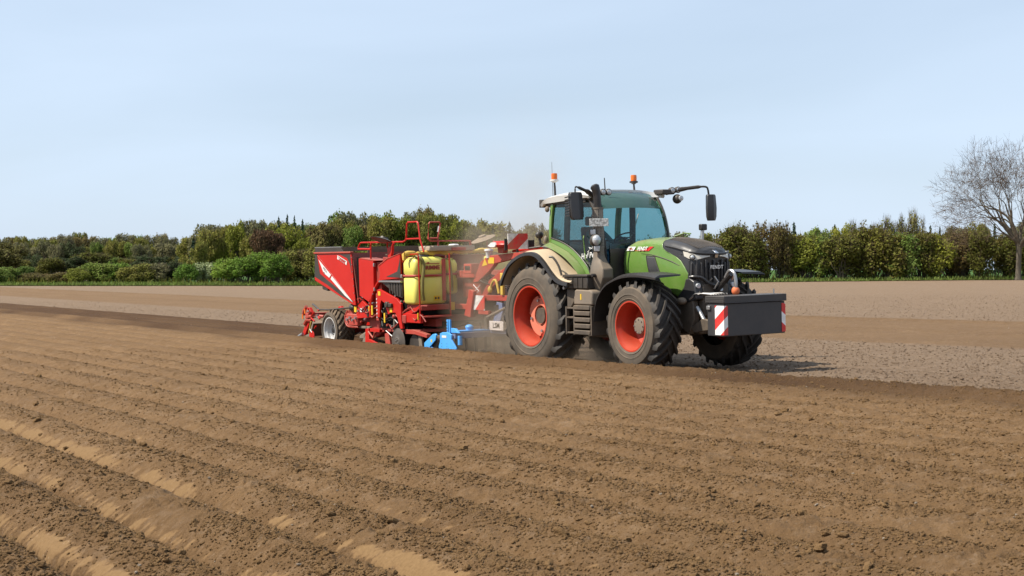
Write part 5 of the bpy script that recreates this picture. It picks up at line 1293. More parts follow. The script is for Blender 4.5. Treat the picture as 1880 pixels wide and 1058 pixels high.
BOXM = paint('ballast_box_paint', (.028, .032, .040), .42, .12); BOXL = paint('ballast_lid', (.036, .038, .042), .5, .12)
make_box()
# ------------------------------------------------------------------ potato planter
RED_SHADE = paint('red_shade_sheet', (.20, .016, .012), .6, .25)  # red darkened to carry the shade on the hopper front wall
def make_planter():
    base = (-7.0, 0, 0); O = Vector(base)
    B = root('potato_planter', None, 'red trailed potato planter with big hopper and yellow tank behind the tractor', 'planter', base)
    def b(mb, name, mat, bevel=.0, parent=None, label=None, smooth=35): return mb.build(name, mat, parent or B, O, bevel=bevel, smooth=smooth, label=label)
    Y = 1.50
    # hopper: two side panels, tapering walls
    side = [(-9.52, 2.31), (-7.48, 2.30), (-7.37, 1.48), (-7.30, 1.06), (-7.42, 1.06), (-9.56, 1.64)]
    for sg in (-1, 1):
        b(MB().prism(side, sg*Y, sg*(Y-.03)), 'hopper_side', RED, .006)
        b(MB().box(-9.54, -7.46, sg*(Y+.03), sg*(Y-.06), 2.305, 2.345), 'hopper_rim', RED_DUSTY, .008)
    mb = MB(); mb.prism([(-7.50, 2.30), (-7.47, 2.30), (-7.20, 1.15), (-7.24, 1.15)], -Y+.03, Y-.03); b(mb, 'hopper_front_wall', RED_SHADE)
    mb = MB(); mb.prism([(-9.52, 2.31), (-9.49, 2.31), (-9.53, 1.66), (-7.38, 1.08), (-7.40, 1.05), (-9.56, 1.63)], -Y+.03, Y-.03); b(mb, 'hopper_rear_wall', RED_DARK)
    b(MB().box(-9.50, -7.49, -Y+.05, Y-.05, 2.0, 2.18), 'potato_heap', BROWN_MESH)
    # raised boards round the hopper
    b(MB().box(-9.52, -9.49, -Y+.03, Y-.03, 2.35, 2.46), 'hopper_board', BROWN_MESH)
    b(MB().box(-9.49, -7.50, Y-.06, Y-.03, 2.35, 2.45), 'hopper_board', BROWN_MESH)
    b(MB().prism([(-9.50, 2.345), (-9.50, 2.455), (-8.05, 2.44), (-7.92, 2.345)], -Y+.0, -Y+.02), 'hopper_board', BLACK, label='black rubber board on the near hopper rim')
    b(MB().box(-7.50, -7.47, -1.05, Y-.05, 2.31, 2.38), 'hopper_board', BROWN_MESH)
    b(MB().box(-9.52, -8.0, -Y-.002, -Y+.03, 2.452, 2.47), 'board_edge', STEEL)
    # graphics on the near panel: black band, white slashes, sticker
    def decal(pts, name, mat, dz=0, lab=None): return b(MB().prism(pts, -Y-.004-dz, -Y-.001-dz), name, mat, label=lab)
    decal([(-9.51, 2.295), (-9.39, 2.295), (-9.24, 1.81), (-8.83, 1.655), (-8.06, 1.38), (-7.44, 1.16), (-7.42, 1.12), (-8.1, 1.29), (-8.85, 1.54), (-9.555, 1.735)], 'side_decal', BLACK, 0, 'black band along the lower hopper edge')
    decal([(-8.12, 2.285), (-7.52, 2.28), (-7.45, 1.78), (-7.56, 2.05), (-7.70, 2.19)], 'side_decal', BLACK, 0, 'black corner field on the hopper side')
    decal([(-9.36, 2.27), (-9.27, 2.22), (-7.50, 1.155), (-7.44, 1.13)], 'side_decal', WSTICK, .0045, 'thin white slash across the hopper side')
    decal([(-9.29, 2.16), (-8.60, 1.78), (-8.70, 1.71), (-9.02, 1.83)], 'side_decal', WSTICK, .0045, 'white model field on the hopper side')
    decal([(-8.55, 1.75), (-8.63, 1.68), (-7.85, 1.28), (-7.46, 1.135)], 'side_decal', WSTICK, .0045, 'broad white slash across the hopper side')
    st = decal([(-8.21, 2.26), (-7.69, 2.11), (-7.73, 2.02), (-8.23, 2.17)], 'side_decal', WSTICK, .0045, 'white maker sticker on the hopper side')
    o = lettering('lettering', 'GRIMME', .105, RSTICK, B, Vector((-7.965, -Y-.0105, 2.128))-O, (R_(90), R_(16.5), 0), .001, bold=.003)
    b(MB().prism([(-8.18, 2.235), (-7.73, 2.105), (-7.735, 2.095), (-8.185, 2.225)], -Y-.012, -Y-.009), 'sticker_line', BLACK)
    lettering('lettering', 'PRIOS', .085, BLACK, B, Vector((-8.93, -Y-.0105, 1.90))-O, (R_(90), R_(29), 0), .001)
    lettering('lettering', '440', .055, BLACK, B, Vector((-8.99, -Y-.0105, 1.83))-O, (R_(90), R_(29), 0), .001)
    mb = MB()
    for i in range(7): mb.cyl((-7.46+.02*i/1.0, -Y-.003, 2.2-.17*i), (-7.46+.02*i, -Y-.012, 2.2-.17*i), .012, 6)
    b(mb, 'panel_bolts', STEEL)
    b(MB().prism([(-9.28, 1.60), (-9.05, 1.50), (-9.05, 1.42), (-9.22, 1.44)], -Y+.06, -Y+.3), 'rear_light', YSTICK, .01)
    b(MB().prism([(-9.20, 1.56), (-8.86, 1.46), (-8.88, 1.38), (-9.15, 1.42)], -Y+.02, -Y+.1), 'light_bracket', BLACK)
    # cell-planting tower cabinet
    b(MB().prism([(-7.13, 2.17), (-6.38, 2.11), (-6.38, 1.42), (-6.64, 1.14), (-7.13, 1.29)], -1.48, -1.10), 'side_cabinet', RED, .012)
    b(MB().prism([(-7.14, 2.172), (-6.37, 2.112), (-6.14, 2.125), (-7.0, 2.19)], -1.485, -1.08), 'cabinet_top', RED_DUSTY, .004)
    b(MB().box(-6.375, -6.14, -1.40, -1.12, 1.35, 2.09), 'cabinet_front', RED_DARK, .008)
    for z in (1.45, 2.02): b(MB().box(-6.375, -6.33, -1.49, -1.44, z-.04, z+.04), 'hinge', STEEL, .004)
    b(MB().prism([(-7.35, 1.20), (-7.2, 1.24), (-7.13, 1.20), (-6.95, 1.12), (-6.70, .98), (-6.70, .78), (-7.35, .74), (-7.46, 1.0)], -1.44, -1.38), 'lower_side_plate', RED, .006)
    b(MB().box(-7.3, -6.7, -1.36, 1.36, .78, 1.02), 'cross_beam', RED_DARK, .01)
    b(MB().tube([(-7.42, -1.445, 1.02), (-7.05, -1.445, 1.21)], .012, 5), 'brace_rod', BLACK)
    b(MB().box(-6.83, -6.73, -1.46, -1.44, .80, .98), 'control_box', DARK, .01)
    for (x, z) in ((-7.42, .96), (-6.66, .98)): b(MB().box(x-.06, x+.06, -1.455, -1.445, z-.07, z+.07), 'reflector', YSTICK)
    b(MB().box(-7.17, -7.07, -1.455, -1.445, .90, .99), 'warning_sticker', WSTICK)
    # dark planting tunnels behind cabinet: inner shafts
    for y in (-1.05, -.35, .35, 1.05):
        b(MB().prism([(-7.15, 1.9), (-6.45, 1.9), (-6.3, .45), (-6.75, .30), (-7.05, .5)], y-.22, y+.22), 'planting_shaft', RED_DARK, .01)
    b(MB().box(-7.35, -7.15, -1.42, -1.38, 1.2, 2.2), 'gap_shade', VOID)  # black sheet painted as the shade between hopper and cabinet
    # front fairing, seed tray platform
    b(MB().prism([(-6.07, 2.0), (-5.62, 2.16), (-5.03, 2.265), (-5.0, 1.72), (-6.06, 1.66), (-6.02, 1.85)], -1.50, -1.46), 'front_fairing', RED, .006)
    b(MB().prism([(-6.06, 2.02), (-5.62, 2.175), (-5.02, 2.28), (-5.02, 2.265), (-5.62, 2.155), (-6.06, 1.99)], -1.51, -1.30), 'fairing_edge', RED_DUSTY, .003)
    b(MB().prism([(-5.05, 2.05), (-5.0, 2.2), (-4.99, 1.73), (-5.68, 1.75), (-5.15, 1.87)], -1.508, -1.504), 'fairing_decal', BLACK)
    b(MB().box(-6.05, -5.0, -1.52, -1.2, 1.62, 1.66), 'fairing_rail', STEEL, .004)
    mb = MB(); b(MB().prism([(-5.98, 1.61), (-5.0, 1.63), (-5.0, 1.27), (-5.25, 1.31), (-5.62, 1.47)], -1.47, -1.45), 'rubber_flap', BLACK, .004)
    for i in range(5):
        x = -5.62+.13*i; b(MB().prism([(x, 1.60), (x+.045, 1.60), (x+.075, 1.33-.01*i+.02), (x+.03, 1.36+.02-.02*i)], -1.487, -1.47), 'flap_rib', BLACK, .006)
    # hopper body behind fairing (seed supply bin)
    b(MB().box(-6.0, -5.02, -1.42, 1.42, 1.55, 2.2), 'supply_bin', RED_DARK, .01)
    b(MB().box(-6.1, -5.0, -1.3, 1.3, 2.24, 2.27), 'platform_deck', BROWN_MESH)
    # boomerang side frame
    b(MB().prism([(-6.19, 1.44), (-6.08, 1.46), (-5.22, 1.25), (-5.03, 1.14), (-5.03, .78), (-4.96, .58), (-5.08, .56), (-5.20, .80), (-5.30, .93), (-5.50, .92), (-5.66, .88), (-5.78, 1.12), (-5.98, 1.20), (-6.04, 1.10), (-6.08, .80), (-6.18, .80)], -1.50, -1.44), 'side_frame', RED, .008)
    b(MB().tube(smooth_path([(-6.62, -1.44, .80), (-6.60, -1.44, 1.12), (-6.42, -1.44, 1.42), (-6.12, -1.44, 1.66), (-6.0, -1.44, 1.68)], 3), .045, 8), 'side_tube', RED)
    b(MB().box(-6.32, -6.20, -1.46, -1.40, .72, 1.35), 'frame_post', RED_DUSTY, .008)
    mb = MB()
    for i in range(6): mb.cyl((-6.26, -1.46, .80+.085*i), (-6.26, -1.475, .80+.085*i), .018, 8)
    b(mb, 'frame_bolts', WSTICK)
    b(MB().cyl((-5.62, -1.50, 1.11), (-5.62, -1.58, 1.11), .07, 12), 'drive_motor', BLACK, .01); b(MB().box(-5.72, -5.40, -1.56, -1.50, 1.05, 1.14), 'motor_housing', BLACK, .015)
    for (x, z) in ((-6.06, 1.36), (-5.50, .985)): b(MB().box(x-.06, x+.06, -1.508, -1.502, z-.05, z+.05), 'warning_sticker', YSTICK)
    for (x, z) in ((-6.48, .96), (-5.86, .80)): b(MB().box(x-.03, x+.03, -1.49, -1.47, z-.11, z+.11), 'reflector', YSTICK)
    # main frame under everything
    mb = MB(); mb.box(-9.4, -4.3, -1.0, -.85, .62, .80).box(-9.4, -4.3, .85, 1.0, .62, .80).box(-5.05, -4.85, -1.48, 1.48, .70, .88).box(-9.3, -9.1, -1.0, 1.0, .62, .80)
    b(mb, 'main_frame', RED_DARK, .01)
    b(MB().box(-6.25, -4.9, -1.40, 1.40, .55, 1.2), 'gear_housing', VOID)  # near black, the shade below the machine is in its colour
    b(MB().box(-5.06, -4.2, -1.46, -1.38, .72, .92), 'lower_beam', RED, .008)
    b(MB().prism([(-5.0, .92), (-4.3, 1.10), (-4.3, 1.02), (-4.8, .88)], -1.44, -1.40), 'beam_brace', RED, .004)
    b(MB().cyl((-5.47, -1.42, .82), (-5.50, -1.42, .50), .035, 10), 'lift_ram', HUB); b(MB().ball((-5.46, -1.43, .84), .06), 'ram_joint', RED_DUSTY)
    # platform railing
    mb = MB(); mb.tube(smooth_path([(-7.25, -1.42, 2.40), (-7.22, -1.42, 2.46), (-7.13, -1.42, 2.54), (-6.95, -1.42, 2.55)], 3)+[(-4.98, -1.42, 2.54), (-4.88, -1.42, 2.57), (-4.84, -1.42, 2.62), (-4.79, -1.42, 2.94), (-4.74, -1.42, 2.975), (-4.32, -1.42, 2.975), (-4.27, -1.42, 2.94), (-4.20, -1.42, 2.59), (-4.04, -1.42, 2.30)], .020, 7)
    mb.tube([(-4.84, -1.42, 2.60), (-4.20, -1.42, 2.60)], .019, 7); mb.tube([(-7.25, -1.42, 2.40), (-6.58, -1.42, 2.39)], .024, 7); mb.tube([(-6.56, -1.42, 2.54), (-6.60, -1.42, 2.45), (-6.60, -1.42, 2.14)], .021, 7)
    b(mb, 'railing', RED)
    x = -4.5; mb = MB(); mb.tube([(x, .05, 2.53), (x, -1.0, 2.545), (x, -1.05, 2.59), (x, -1.02, 2.93), (x, -.99, 2.965), (x, -.60-.15, 2.965), (x, -.72, 2.93), (x, -.80, 2.60), (x, -.78, 2.30)], .019, 7); mb.tube([(x, -1.04, 2.60), (x, -.80, 2.60)], .022, 7)
    mb.tube([(x, .05, 2.53), (x, .08, 2.30)], .025, 7); b(mb, 'railing', RED_DUSTY)
    mb = MB(); mb.tube([(x-.03, -.73, 2.87), (x-.03, -.76, 2.74)], .035, 6); b(mb, 'wrapped_cord', STEEL)
    # folded marker discs
    for (x, y, sg, m) in ((-5.80, -1.50, 1, BLACK), (-5.90, 1.25, -1, HUB)):
        mk_ = holder('marker_arm', B, (0, 0, 0))
        c = Vector((x, y, 2.575)); E = Euler((R_(-20*sg), 0, 0)).to_matrix()
        MB().loft([[c+E@Vector((r*math.cos(2*math.pi*j/28), r*math.sin(2*math.pi*j/28), h)) for j in range(28)] for r, h in ((.30, -.012), (.31, 0), (.18, .035), (.10, .055), (.09, .09), (.001, .095))]).build('marker_disc', m, mk_, O)
        mb = MB(); mb.tube([(x+.15, y+.02, 2.52), (x+.10, y+.05, 2.42), (x+.22, y+.05, 2.36)], .022, 6); mb.tube([(x+.42, y+.05, 2.52), (x+.26, y+.05, 2.38)], .024, 6)
        mb.prism([(x+.12, 2.40), (x+.36, 2.46), (x+.34, 2.30), (x+.22, 2.10), (x+.16, 2.10)], y+.03, y+.09); mb.build('marker_bracket', RED if sg > 0 else RED_DUSTY, mk_, O, bevel=.004)
    # rolled yellow cover lying across the front of the deck
    pts = []; n = 22
    for i in range(n):
        q = i/(n-1); pts.append((-4.62+.02*math.sin(i*1.7), -1.58+2.92*q, 2.265+.05*q+.012*math.sin(i*2.3)))
    b(MB().tube(smooth_path(pts, 2), [.052+.012*math.sin(i*.9)+.008*math.sin(i*2.7) for i in range(2*n-1)], 10), 'rolled_cover', HOSE)
    b(MB().prism([(-4.70, 2.26), (-4.60, 2.30), (-4.62, 2.12), (-4.67, 2.13)], -1.62, -1.56), 'cover_end', HOSE)
    b(MB().box(-4.95, -4.45, -1.05, .15, 2.31, 2.43), 'beige_cover', TAN_CLOTH, .03)
    b(MB().lathe([(.001, 2.47), (.09, 2.465), (.125, 2.44), (.11, 2.415), (.05, 2.41), (.05, 2.36)], (-4.6, -.33, 0), 'z', 18), 'receiver', WSTICK)
    b(MB().box(-4.8, -4.4, -.48, -.12, 2.32, 2.39), 'receiver_bracket', RED_DUSTY, .01)
    # --- tank
    tk = holder('tank', B, (0, 0, 0))
    def rr(x0, x1, y0, y1, r, z, k=5):
        out = []
        for cx, cy, a0 in ((x1-r, y1-r, 0), (x0+r, y1-r, 90), (x0+r, y0+r, 180), (x1-r, y0+r, 270)):
            for i in range(k+1): a = R_(a0+90*i/k); out.append((cx+r*math.cos(a), cy+r*math.sin(a), z))
        return out
    def tank(x0, x1, y0, y1, z0, z1, strap):
        rings = [rr(x0+i, x1-i, y0+i, y1-i, .10, z) for z, i in ((z0, .05), (z0+.02, .02), (z0+.06, 0), (strap-.06, 0), (strap-.035, .018), (strap+.035, .018), (strap+.06, 0), (z1-.14, 0), (z1-.05, .03), (z1-.012, .08), (z1, .14))]
        return MB().loft(rings)
    tank(-4.94, -4.36, -1.49, -.66, 1.13, 2.19, 1.77).build('tank_body', YELLOW, tk, O, smooth=50)
    tank(-4.90, -4.40, -.63, -.33, 1.33, 2.15, 1.79).build('tank_body', YELLOW, tk, O, smooth=50)
    MB().lathe([(.001, 2.235), (.15, 2.235), (.16, 2.22), (.16, 2.18)], (-4.65, -1.12, 0), 'z', 22).build('tank_lid', DARK, tk, O)
    for (y0, y1, z) in ((-1.50, -.65, 1.77), (-.64, -.32, 1.79)):
        MB().loft([[(p[0], p[1], z-.026) for p in rr(-4.95, -4.345, y0, y1, .10, 0)], [(p[0], p[1], z+.026) for p in rr(-4.95, -4.345, y0, y1, .10, 0)]], caps=False).build('tank_strap', RED_DUSTY, tk, O, solid=.006)
    MB().box(-4.99, -4.93, -1.515, -1.48, 1.72, 1.80).build('strap_buckle', STEEL, tk, O, bevel=.006)
    MB().box(-4.352, -4.338, -.80, -.705, 1.20, 2.14).build('tank_band', RED_DUSTY, tk, O)
    lettering('lettering', 'GRIMME', .122, RED_DARK, tk, Vector((-4.345, -1.075, 1.945))-O, FRONT, .002, bold=.005)
    MB().box(-4.352, -4.345, -1.33, -.86, 2.03, 2.045).build('logo_line', RED_DARK, tk, O); MB().box(-4.352, -4.345, -1.17, -1.12, 2.045, 2.07).build('logo_line', RED_DARK, tk, O)
    MB().tube(smooth_path([(-4.45, -1.40, 2.20), (-4.33, -1.33, 2.15), (-4.31, -1.28, 1.98), (-4.31, -1.31, 1.75), (-4.31, -1.33, 1.45), (-4.33, -1.29, 1.22)], 4), .038, 8).build('filling_hose', OLIVE_HOSE, tk, O)
    MB().tube(smooth_path([(-4.45, -.62, 2.14), (-4.37, -.58, 2.10), (-4.35, -.56, 1.9), (-4.35, -.53, 1.6), (-4.35, -.54, 1.40)], 4), .022, 8).build('filling_hose', OLIVE_HOSE, tk, O)
    w = MB().box(-4.352, -4.343, -1.02, -.86, 1.21, 1.31).build('warning_sticker', YSTICK, tk, O)
    for dy in (-.035, .035): MB().lathe([(.026, .0), (.026, .003), (.001, .003)], (-4.343, -.94+dy, 1.26), 'x', 12).build('pictogram', BLACK, w, Vector((0, 0, 0))+O)
    MB().box(-4.30, -4.28, -.62, -.52, .98, 1.16).build('warning_sticker', YSTICK, tk, O)
    mb = MB(); mb.box(-4.45, -4.30, -.66, -.46, 1.18, 1.32); mb.build('tank_valve', CHASSIS, tk, O, bevel=.01)
    # tank frame and footboard
    mb = MB(); mb.tube([(-4.90, -1.50, 2.08), (-4.86, -1.52, 2.24), (-4.26, -1.46, 2.26), (-4.24, -1.45, 2.2), (-4.22, -1.45, .86)], .017, 7)
    mb.tube([(-4.24, -.66, 2.26), (-4.22, -.67, .88)], .017, 7); mb.tube([(-4.22, -1.45, .86), (-4.20, -.67, .86)], .026, 7); b(mb, 'tank_frame', RED)
    b(MB().box(-4.9, -4.25, -1.40, -.68, 1.00, 1.12), 'tank_cradle', RED_DARK, .01)
    b(MB().box(-4.26, -4.12, -1.42, -.68, .84, .875), 'footboard', RED_DUSTY, .006)
    b(MB().box(-4.80, -4.3, -1.38, -.1, .88, 1.02), 'shade_panel', VOID)  # black panel standing in for shade under the tank
    b(MB().box(-4.26, -4.24, -1.50, -1.47, .80, .95), 'reflector', YSTICK)
    # far side of the machine front: second tank and front bulkhead
    tank(-4.94, -4.36, .55, 1.45, 1.13, 2.19, 1.77).build('tank_body', YELLOW, tk, O, smooth=50)
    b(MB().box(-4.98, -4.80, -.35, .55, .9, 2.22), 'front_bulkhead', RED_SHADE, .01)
    # hoses, chains and fittings strung along the near side
    rh = random.Random(21)
    for i in range(16):
        x = -7.5+rh.random()*2.9; z = .62+rh.random()*.5; L = .3+rh.random()*.6
        b(MB().tube(smooth_path([(x, -1.43, z), (x+L*.35, -1.47, z-.10*rh.random()-.03), (x+L*.7, -1.45, z+.05*rh.random()), (x+L, -1.42, z-.18+.3*rh.random())], 3), .011+.008*rh.random(), 6), 'hose', DARK if i % 3 else RED_DARK)
    for i in range(26):
        x = -7.4+rh.random()*3.0; z = .60+rh.random()*.75
        b(MB().cyl((x, -1.44, z), (x, -1.475-.02*rh.random(), z), .014+.016*rh.random(), 8), 'fitting', STEEL if i % 2 else RED_DUSTY)
    for i in range(10):
        x = -10.4+rh.random()*.9; z = .3+rh.random()*.6
        b(MB().tube([(x, -1.44, z), (x+.2*rh.random()+.05, -1.46, z+.25*rh.random()-.1)], .014+.012*rh.random(), 6), 'linkage_rod', RED if i % 3 else STEEL)
    # --- wheels
    wheel(B, Vector((-8.85, -1.46, .40))-O, .56, .46, .315, 20, 'mud')
    wheel(B, Vector((-8.85, 1.46, .40))-O, .56, .46, .315, 20, 'mud', flip=True)
    b(MB().cyl((-8.85, -1.2, .40), (-8.85, 1.2, .40), .08, 12), 'axle', RED_DARK)
    b(MB().prism([(-8.9, .35), (-8.75, .45), (-7.9, .88), (-7.9, .70), (-8.6, .30)], -1.0, -.86), 'wheel_arm', RED_DARK, .01)
    # clutter beside the wheel
    rr_ = random.Random(8)
    b(MB().tube([(-9.75, -1.3, .89), (-9.2, -1.3, .90), (-8.1, -1.3, .97), (-7.6, -1.3, .99)], .022, 6), 'hose_bundle', BLACK)
    b(MB().tube([(-10.15, -1.3, 1.02), (-9.75, -1.3, .88)], .026, 6), 'scraper_handle', DARK)
    mb = MB()
    for i in range(5): mb.tube(smooth_path([(-7.95+.06*i, -1.40+.03*i, .92), (-8.05+.05*i, -1.42, .75), (-7.95+.08*i, -1.42, .55+.03*i), (-7.6+.05*i, -1.40, .52)], 3), .022, 6)
    b(mb, 'hydraulic_hoses', RED_DUSTY)
    b(MB().ball((-7.72, -1.36, .99), (.16, .10, .09), 12, 8), 'drive_motor', BLACK)
    b(MB().box(-7.95, -7.35, -1.44, -1.30, .56, .84), 'valve_block', RED_DUSTY, .02)
    for i in range(4): b(MB().cyl((-7.85+.15*i, -1.44, .70+.05*(i % 2)), (-7.85+.15*i, -1.49, .70+.05*(i % 2)), .035, 10), 'valve', STEEL)
    b(MB().box(-8.0, -6.9, -1.35, -1.28, .50, .555), 'lower_rail', HUB, .008)
    b(MB().prism([(-7.4, .32), (-7.0, .46), (-6.9, .36), (-7.15, .24), (-7.4, .24)], -1.38, -1.2), 'soil_covered_wheel', HUB, .03)
    # ridging share with red legs
    for y in (-1.36, -.50, .36, 1.22):
        u = holder('planting_unit', B, (0, 0, 0))
        MB().prism([(-7.04, .50), (-6.88, .52), (-6.86, .26), (-6.46, .18), (-6.46, .06), (-7.08, .06)], y-.03, y+.03).build('share_plate', RED, u, O, bevel=.006)
        MB().prism([(-7.34, .06), (-7.06, .42), (-7.0, .40), (-7.0, .06)], y-.02, y+.10).build('share_wing', HUB, u, O, bevel=.006)
        MB().box(-6.80, -6.30, y-.04, y+.04, .44, .52).build('unit_arm', RED, u, O, bevel=.008)
        MB().tube([(-6.86, y-.04, .44), (-6.62, y-.04, .30), (-6.52, y-.04, .44)], .022, 6).build('spring_rod', RED_DUSTY, u, O)
        MB().prism([(-6.02, .42), (-5.84, .46), (-5.72, .10), (-5.98, .10)], y-.05, y+.0).build('scraper', RED_DUSTY, u, O, bevel=.006)
        d = MB().lathe([(.001, -.03), (.10, -.035), (.12, -.022), (.20, -.01), (.315, .0), (.32, .004), (.001, .02)], (-5.30, y-.08, .255), 'y', 40).build('disc', DISC, u, O)
        mb = MB()
        for k in range(5): a = 2*math.pi*k/5; mb.cyl((-5.30+.06*math.cos(a), y-.11, .255+.06*math.sin(a)), (-5.30+.06*math.cos(a), y-.128, .255+.06*math.sin(a)), .013, 8)
        mb.build('disc_bolts', STEEL, u, O)
        MB().box(-5.92, -5.15, y-.03, y+.05, .48, .54).build('unit_arm', RED_DARK, u, O, bevel=.006)
        MB().tube([(-5.85, y-.10, .50), (-5.55, y-.10, .38)], .012, 5).build('tie_rod', STEEL, u, O)
        MB().prism([(-5.0, .56), (-4.55, .55), (-4.0, .48), (-4.0, .40), (-4.55, .46), (-5.0, .46)], y-.06, y+.05).build('depth_arm', RED_DUSTY, u, O, bevel=.006)
        MB().lathe([(.001, -.03), (.22, -.03), (.25, 0), (.22, .06), (.001, .06)], (-4.72, y+.05, .22), 'y', 24).build('depth_wheel', BLACK, u, O)
        MB().prism([(-4.5, .45), (-4.38, .45), (-4.30, .08), (-4.46, .08)], y+.0, y+.05).build('opener', HUB, u, O, bevel=.005)
    b(MB().box(-6.3, -4.4, -1.36, 1.3, .50, .56), 'unit_beam', RED_DARK, .008)
    b(MB().prism([(-6.15, .62), (-5.1, .62), (-5.2, .15), (-6.2, .12)], -1.0, 1.2), 'underbody_shade', VOID)  # black block added as painted shade beneath the planter
    # --- rear covering unit
    r_ = holder('ridging_unit', B, (0, 0, 0))
    for y in (-1.34, -.45, .45, 1.34):
        MB().prism([(-10.32, .92), (-10.20, .94), (-10.05, .80), (-10.22, .50), (-10.48, .22), (-10.66, .22), (-10.38, .58)], y-.05, y+.04).build('rear_arm', RED, r_, O, bevel=.008)
    mb = MB(); mb.tube([(-10.50, -1.40, .74), (-10.46, -1.40, .86), (-10.36, -1.38, .96)], .045, 7); mb.tube([(-10.44, -1.40, .50), (-10.30, -1.40, .62), (-10.05, -1.38, .62)], .05, 7); mb.tube([(-10.2, -1.42, .70), (-9.8, -1.4, .74), (-9.5, -1.3, .72)], .04, 7)
    mb.build('rear_bracket', RED_DUSTY, r_, O)
    MB().box(-10.30, -10.12, -1.45, 1.45, .66, .80).build('rear_beam', RED_DUSTY, r_, O, bevel=.01)
    MB().box(-10.12, -9.2, -.6, -.45, .66, .78).build('rear_drawbar', RED_DARK, r_, O, bevel=.01); MB().box(-10.12, -9.2, .45, .6, .66, .78).build('rear_drawbar', RED_DARK, r_, O, bevel=.01)
    MB().tube([(-10.02, -1.42, .58), (-10.16, -1.42, .28)], .018, 6).build('spring_rod', HOSE, r_, O)
    for y in (-1.42, 0.2): MB().cyl((-10.82, y, .16), (-10.52, y, .25), .045, 12).build('gas_spring', STEEL, r_, O)
    mb = MB(); mb.tube([(-11.34, -1.40, .08), (-11.1, -1.40, .12), (-10.85, -1.40, .09), (-10.3, -1.40, .07)], .035, 7); mb.build('rear_skid', RED_DUSTY, r_, O)
    MB().ball((-11.30, -1.40, .11), (.13, .06, .07)).build('soil_lump', HUB, r_, O)
    MB().prism([(-11.06, .42), (-10.70, .56), (-10.58, .50), (-10.78, .16), (-11.0, .20)], -1.1, .9).build('press_board', HUB, r_, O, bevel=.01)
    MB().lathe([(.001, -.02), (.14, -.02), (.15, 0), (.001, .02)], (-9.93, -1.44, .20), 'y', 20).build('cover_disc', RED, r_, O)
    MB().prism([(-10.42, .22), (-10.06, .30), (-9.98, .06), (-10.40, .06)], -1.40, -1.36).build('ridge_plate', HUB, r_, O)
    for (x, z) in ((-10.32, .84), (-10.46, .70)): MB().box(x-.03, x+.03, -1.455, -1.44, z-.06, z+.06).build('reflector', AMBER, r_, O)
    # --- gooseneck drawbar
    dg = holder('drawbar', B, (0, 0, 0))
    for y in (-.52, .38):
        MB().prism([(-3.05, 2.06), (-2.72, 2.19), (-1.55, 2.25), (-.85, 2.22), (-.85, 2.10), (-1.7, 2.12), (-2.45, 2.02), (-2.70, 1.86), (-3.18, 1.62), (-3.40, 1.60)], y-.05, y+.05).build('drawbar_arm', RED_DUSTY, dg, O, bevel=.008)
        MB().prism([(-1.85, 2.04), (-1.2, 2.06), (-1.9, 1.86), (-2.65, 1.50), (-3.2, 1.05), (-3.50, .84), (-3.36, .98), (-3.0, 1.42), (-2.75, 1.66)], y-.02, y+.07).build('drawbar_strut', RED_DUSTY, dg, O, bevel=.008)
    mb = MB(); mb.box(-1.0, -.55, -.50, .40, 2.10, 2.24); mb.build('drawbar_head', RED_DUSTY, dg, O, bevel=.01)
    MB().tube([(-1.9, -.45, 2.28), (-1.2, -.42, 2.33), (-.4, -.40, 2.36)], .030, 7).build('drawbar_pipe', RED, dg, O)
    MB().tube([(-2.0, -.2, 2.26), (-1.0, .1, 2.30), (-.2, .3, 2.36)], .026, 7).build('drawbar_pipe', RED_DUSTY, dg, O)
    MB().box(-4.8, -3.1, -.40, -.26, 1.70, 1.86).build('frame_rail', RED_DUSTY, dg, O, bevel=.01); MB().box(-4.8, -3.1, .30, .44, 1.70, 1.86).build('frame_rail', RED_DUSTY, dg, O, bevel=.01)
    MB().box(-4.8, -3.25, -.5, -.44, 1.0, 1.12).build('frame_rail', RED_DUSTY, dg, O, bevel=.01)
    MB().box(-3.62, -3.30, -.66, -.40, 1.80, 2.02).build('control_box', RED_DUSTY, dg, O, bevel=.012)
    MB().box(-3.56, -3.34, -.668, -.66, 1.88, 1.97).build('control_label', DARK, dg, O)
    # warning triangle and stickers on the knee
    MB().box(-2.72, -2.48, -.577, -.571, 2.02, 2.15).build('warning_sticker', YSTICK, dg, O)
    MB().prism([(-2.98, 1.96), (-2.76, 1.99), (-2.86, 2.13)], -.577, -.571).build('warning_sticker', YSTICK, dg, O)
    # saddle-shaped red receiver with white front
    rc = holder('gps_receiver', B, (0, 0, 0))
    MB().loft([[(-2.07+sx*r, -.6+r*.6*cy, z) for sx, cy in [(math.cos(2*math.pi*j/20), math.sin(2*math.pi*j/20)) for j in range(20)]] for r, z in ((.24, 2.36), (.34, 2.38), (.37, 2.42), (.34, 2.46), (.25, 2.495), (.05, 2.505))]).build('receiver_shell', RED, rc, O)
    MB().prism([(-2.30, 2.40), (-2.16, 2.47), (-2.02, 2.475), (-1.98, 2.42), (-2.02, 2.375), (-2.2, 2.375)], -.838, -.80).build('receiver_label', WSTICK, rc, O)
    MB().prism([(-2.17, 2.24), (-1.97, 2.24), (-1.94, 2.37), (-2.20, 2.37)], -.66, -.54).build('receiver_foot', RED_DUSTY, rc, O, bevel=.01)
    MB().lathe([(.001, 2.34), (.09, 2.335), (.10, 2.30), (.07, 2.26), (.06, 2.14), (.001, 2.14)], (-2.72, -.55, 0), 'z', 16).build('sensor', WSTICK, dg, O)
    # folded hazard board behind the cab
    MB().box(-1.02, -1.0, -1.14, -.66, 2.32, 2.64).build('hazard_board', HAZARD_DUSTY, dg, O)
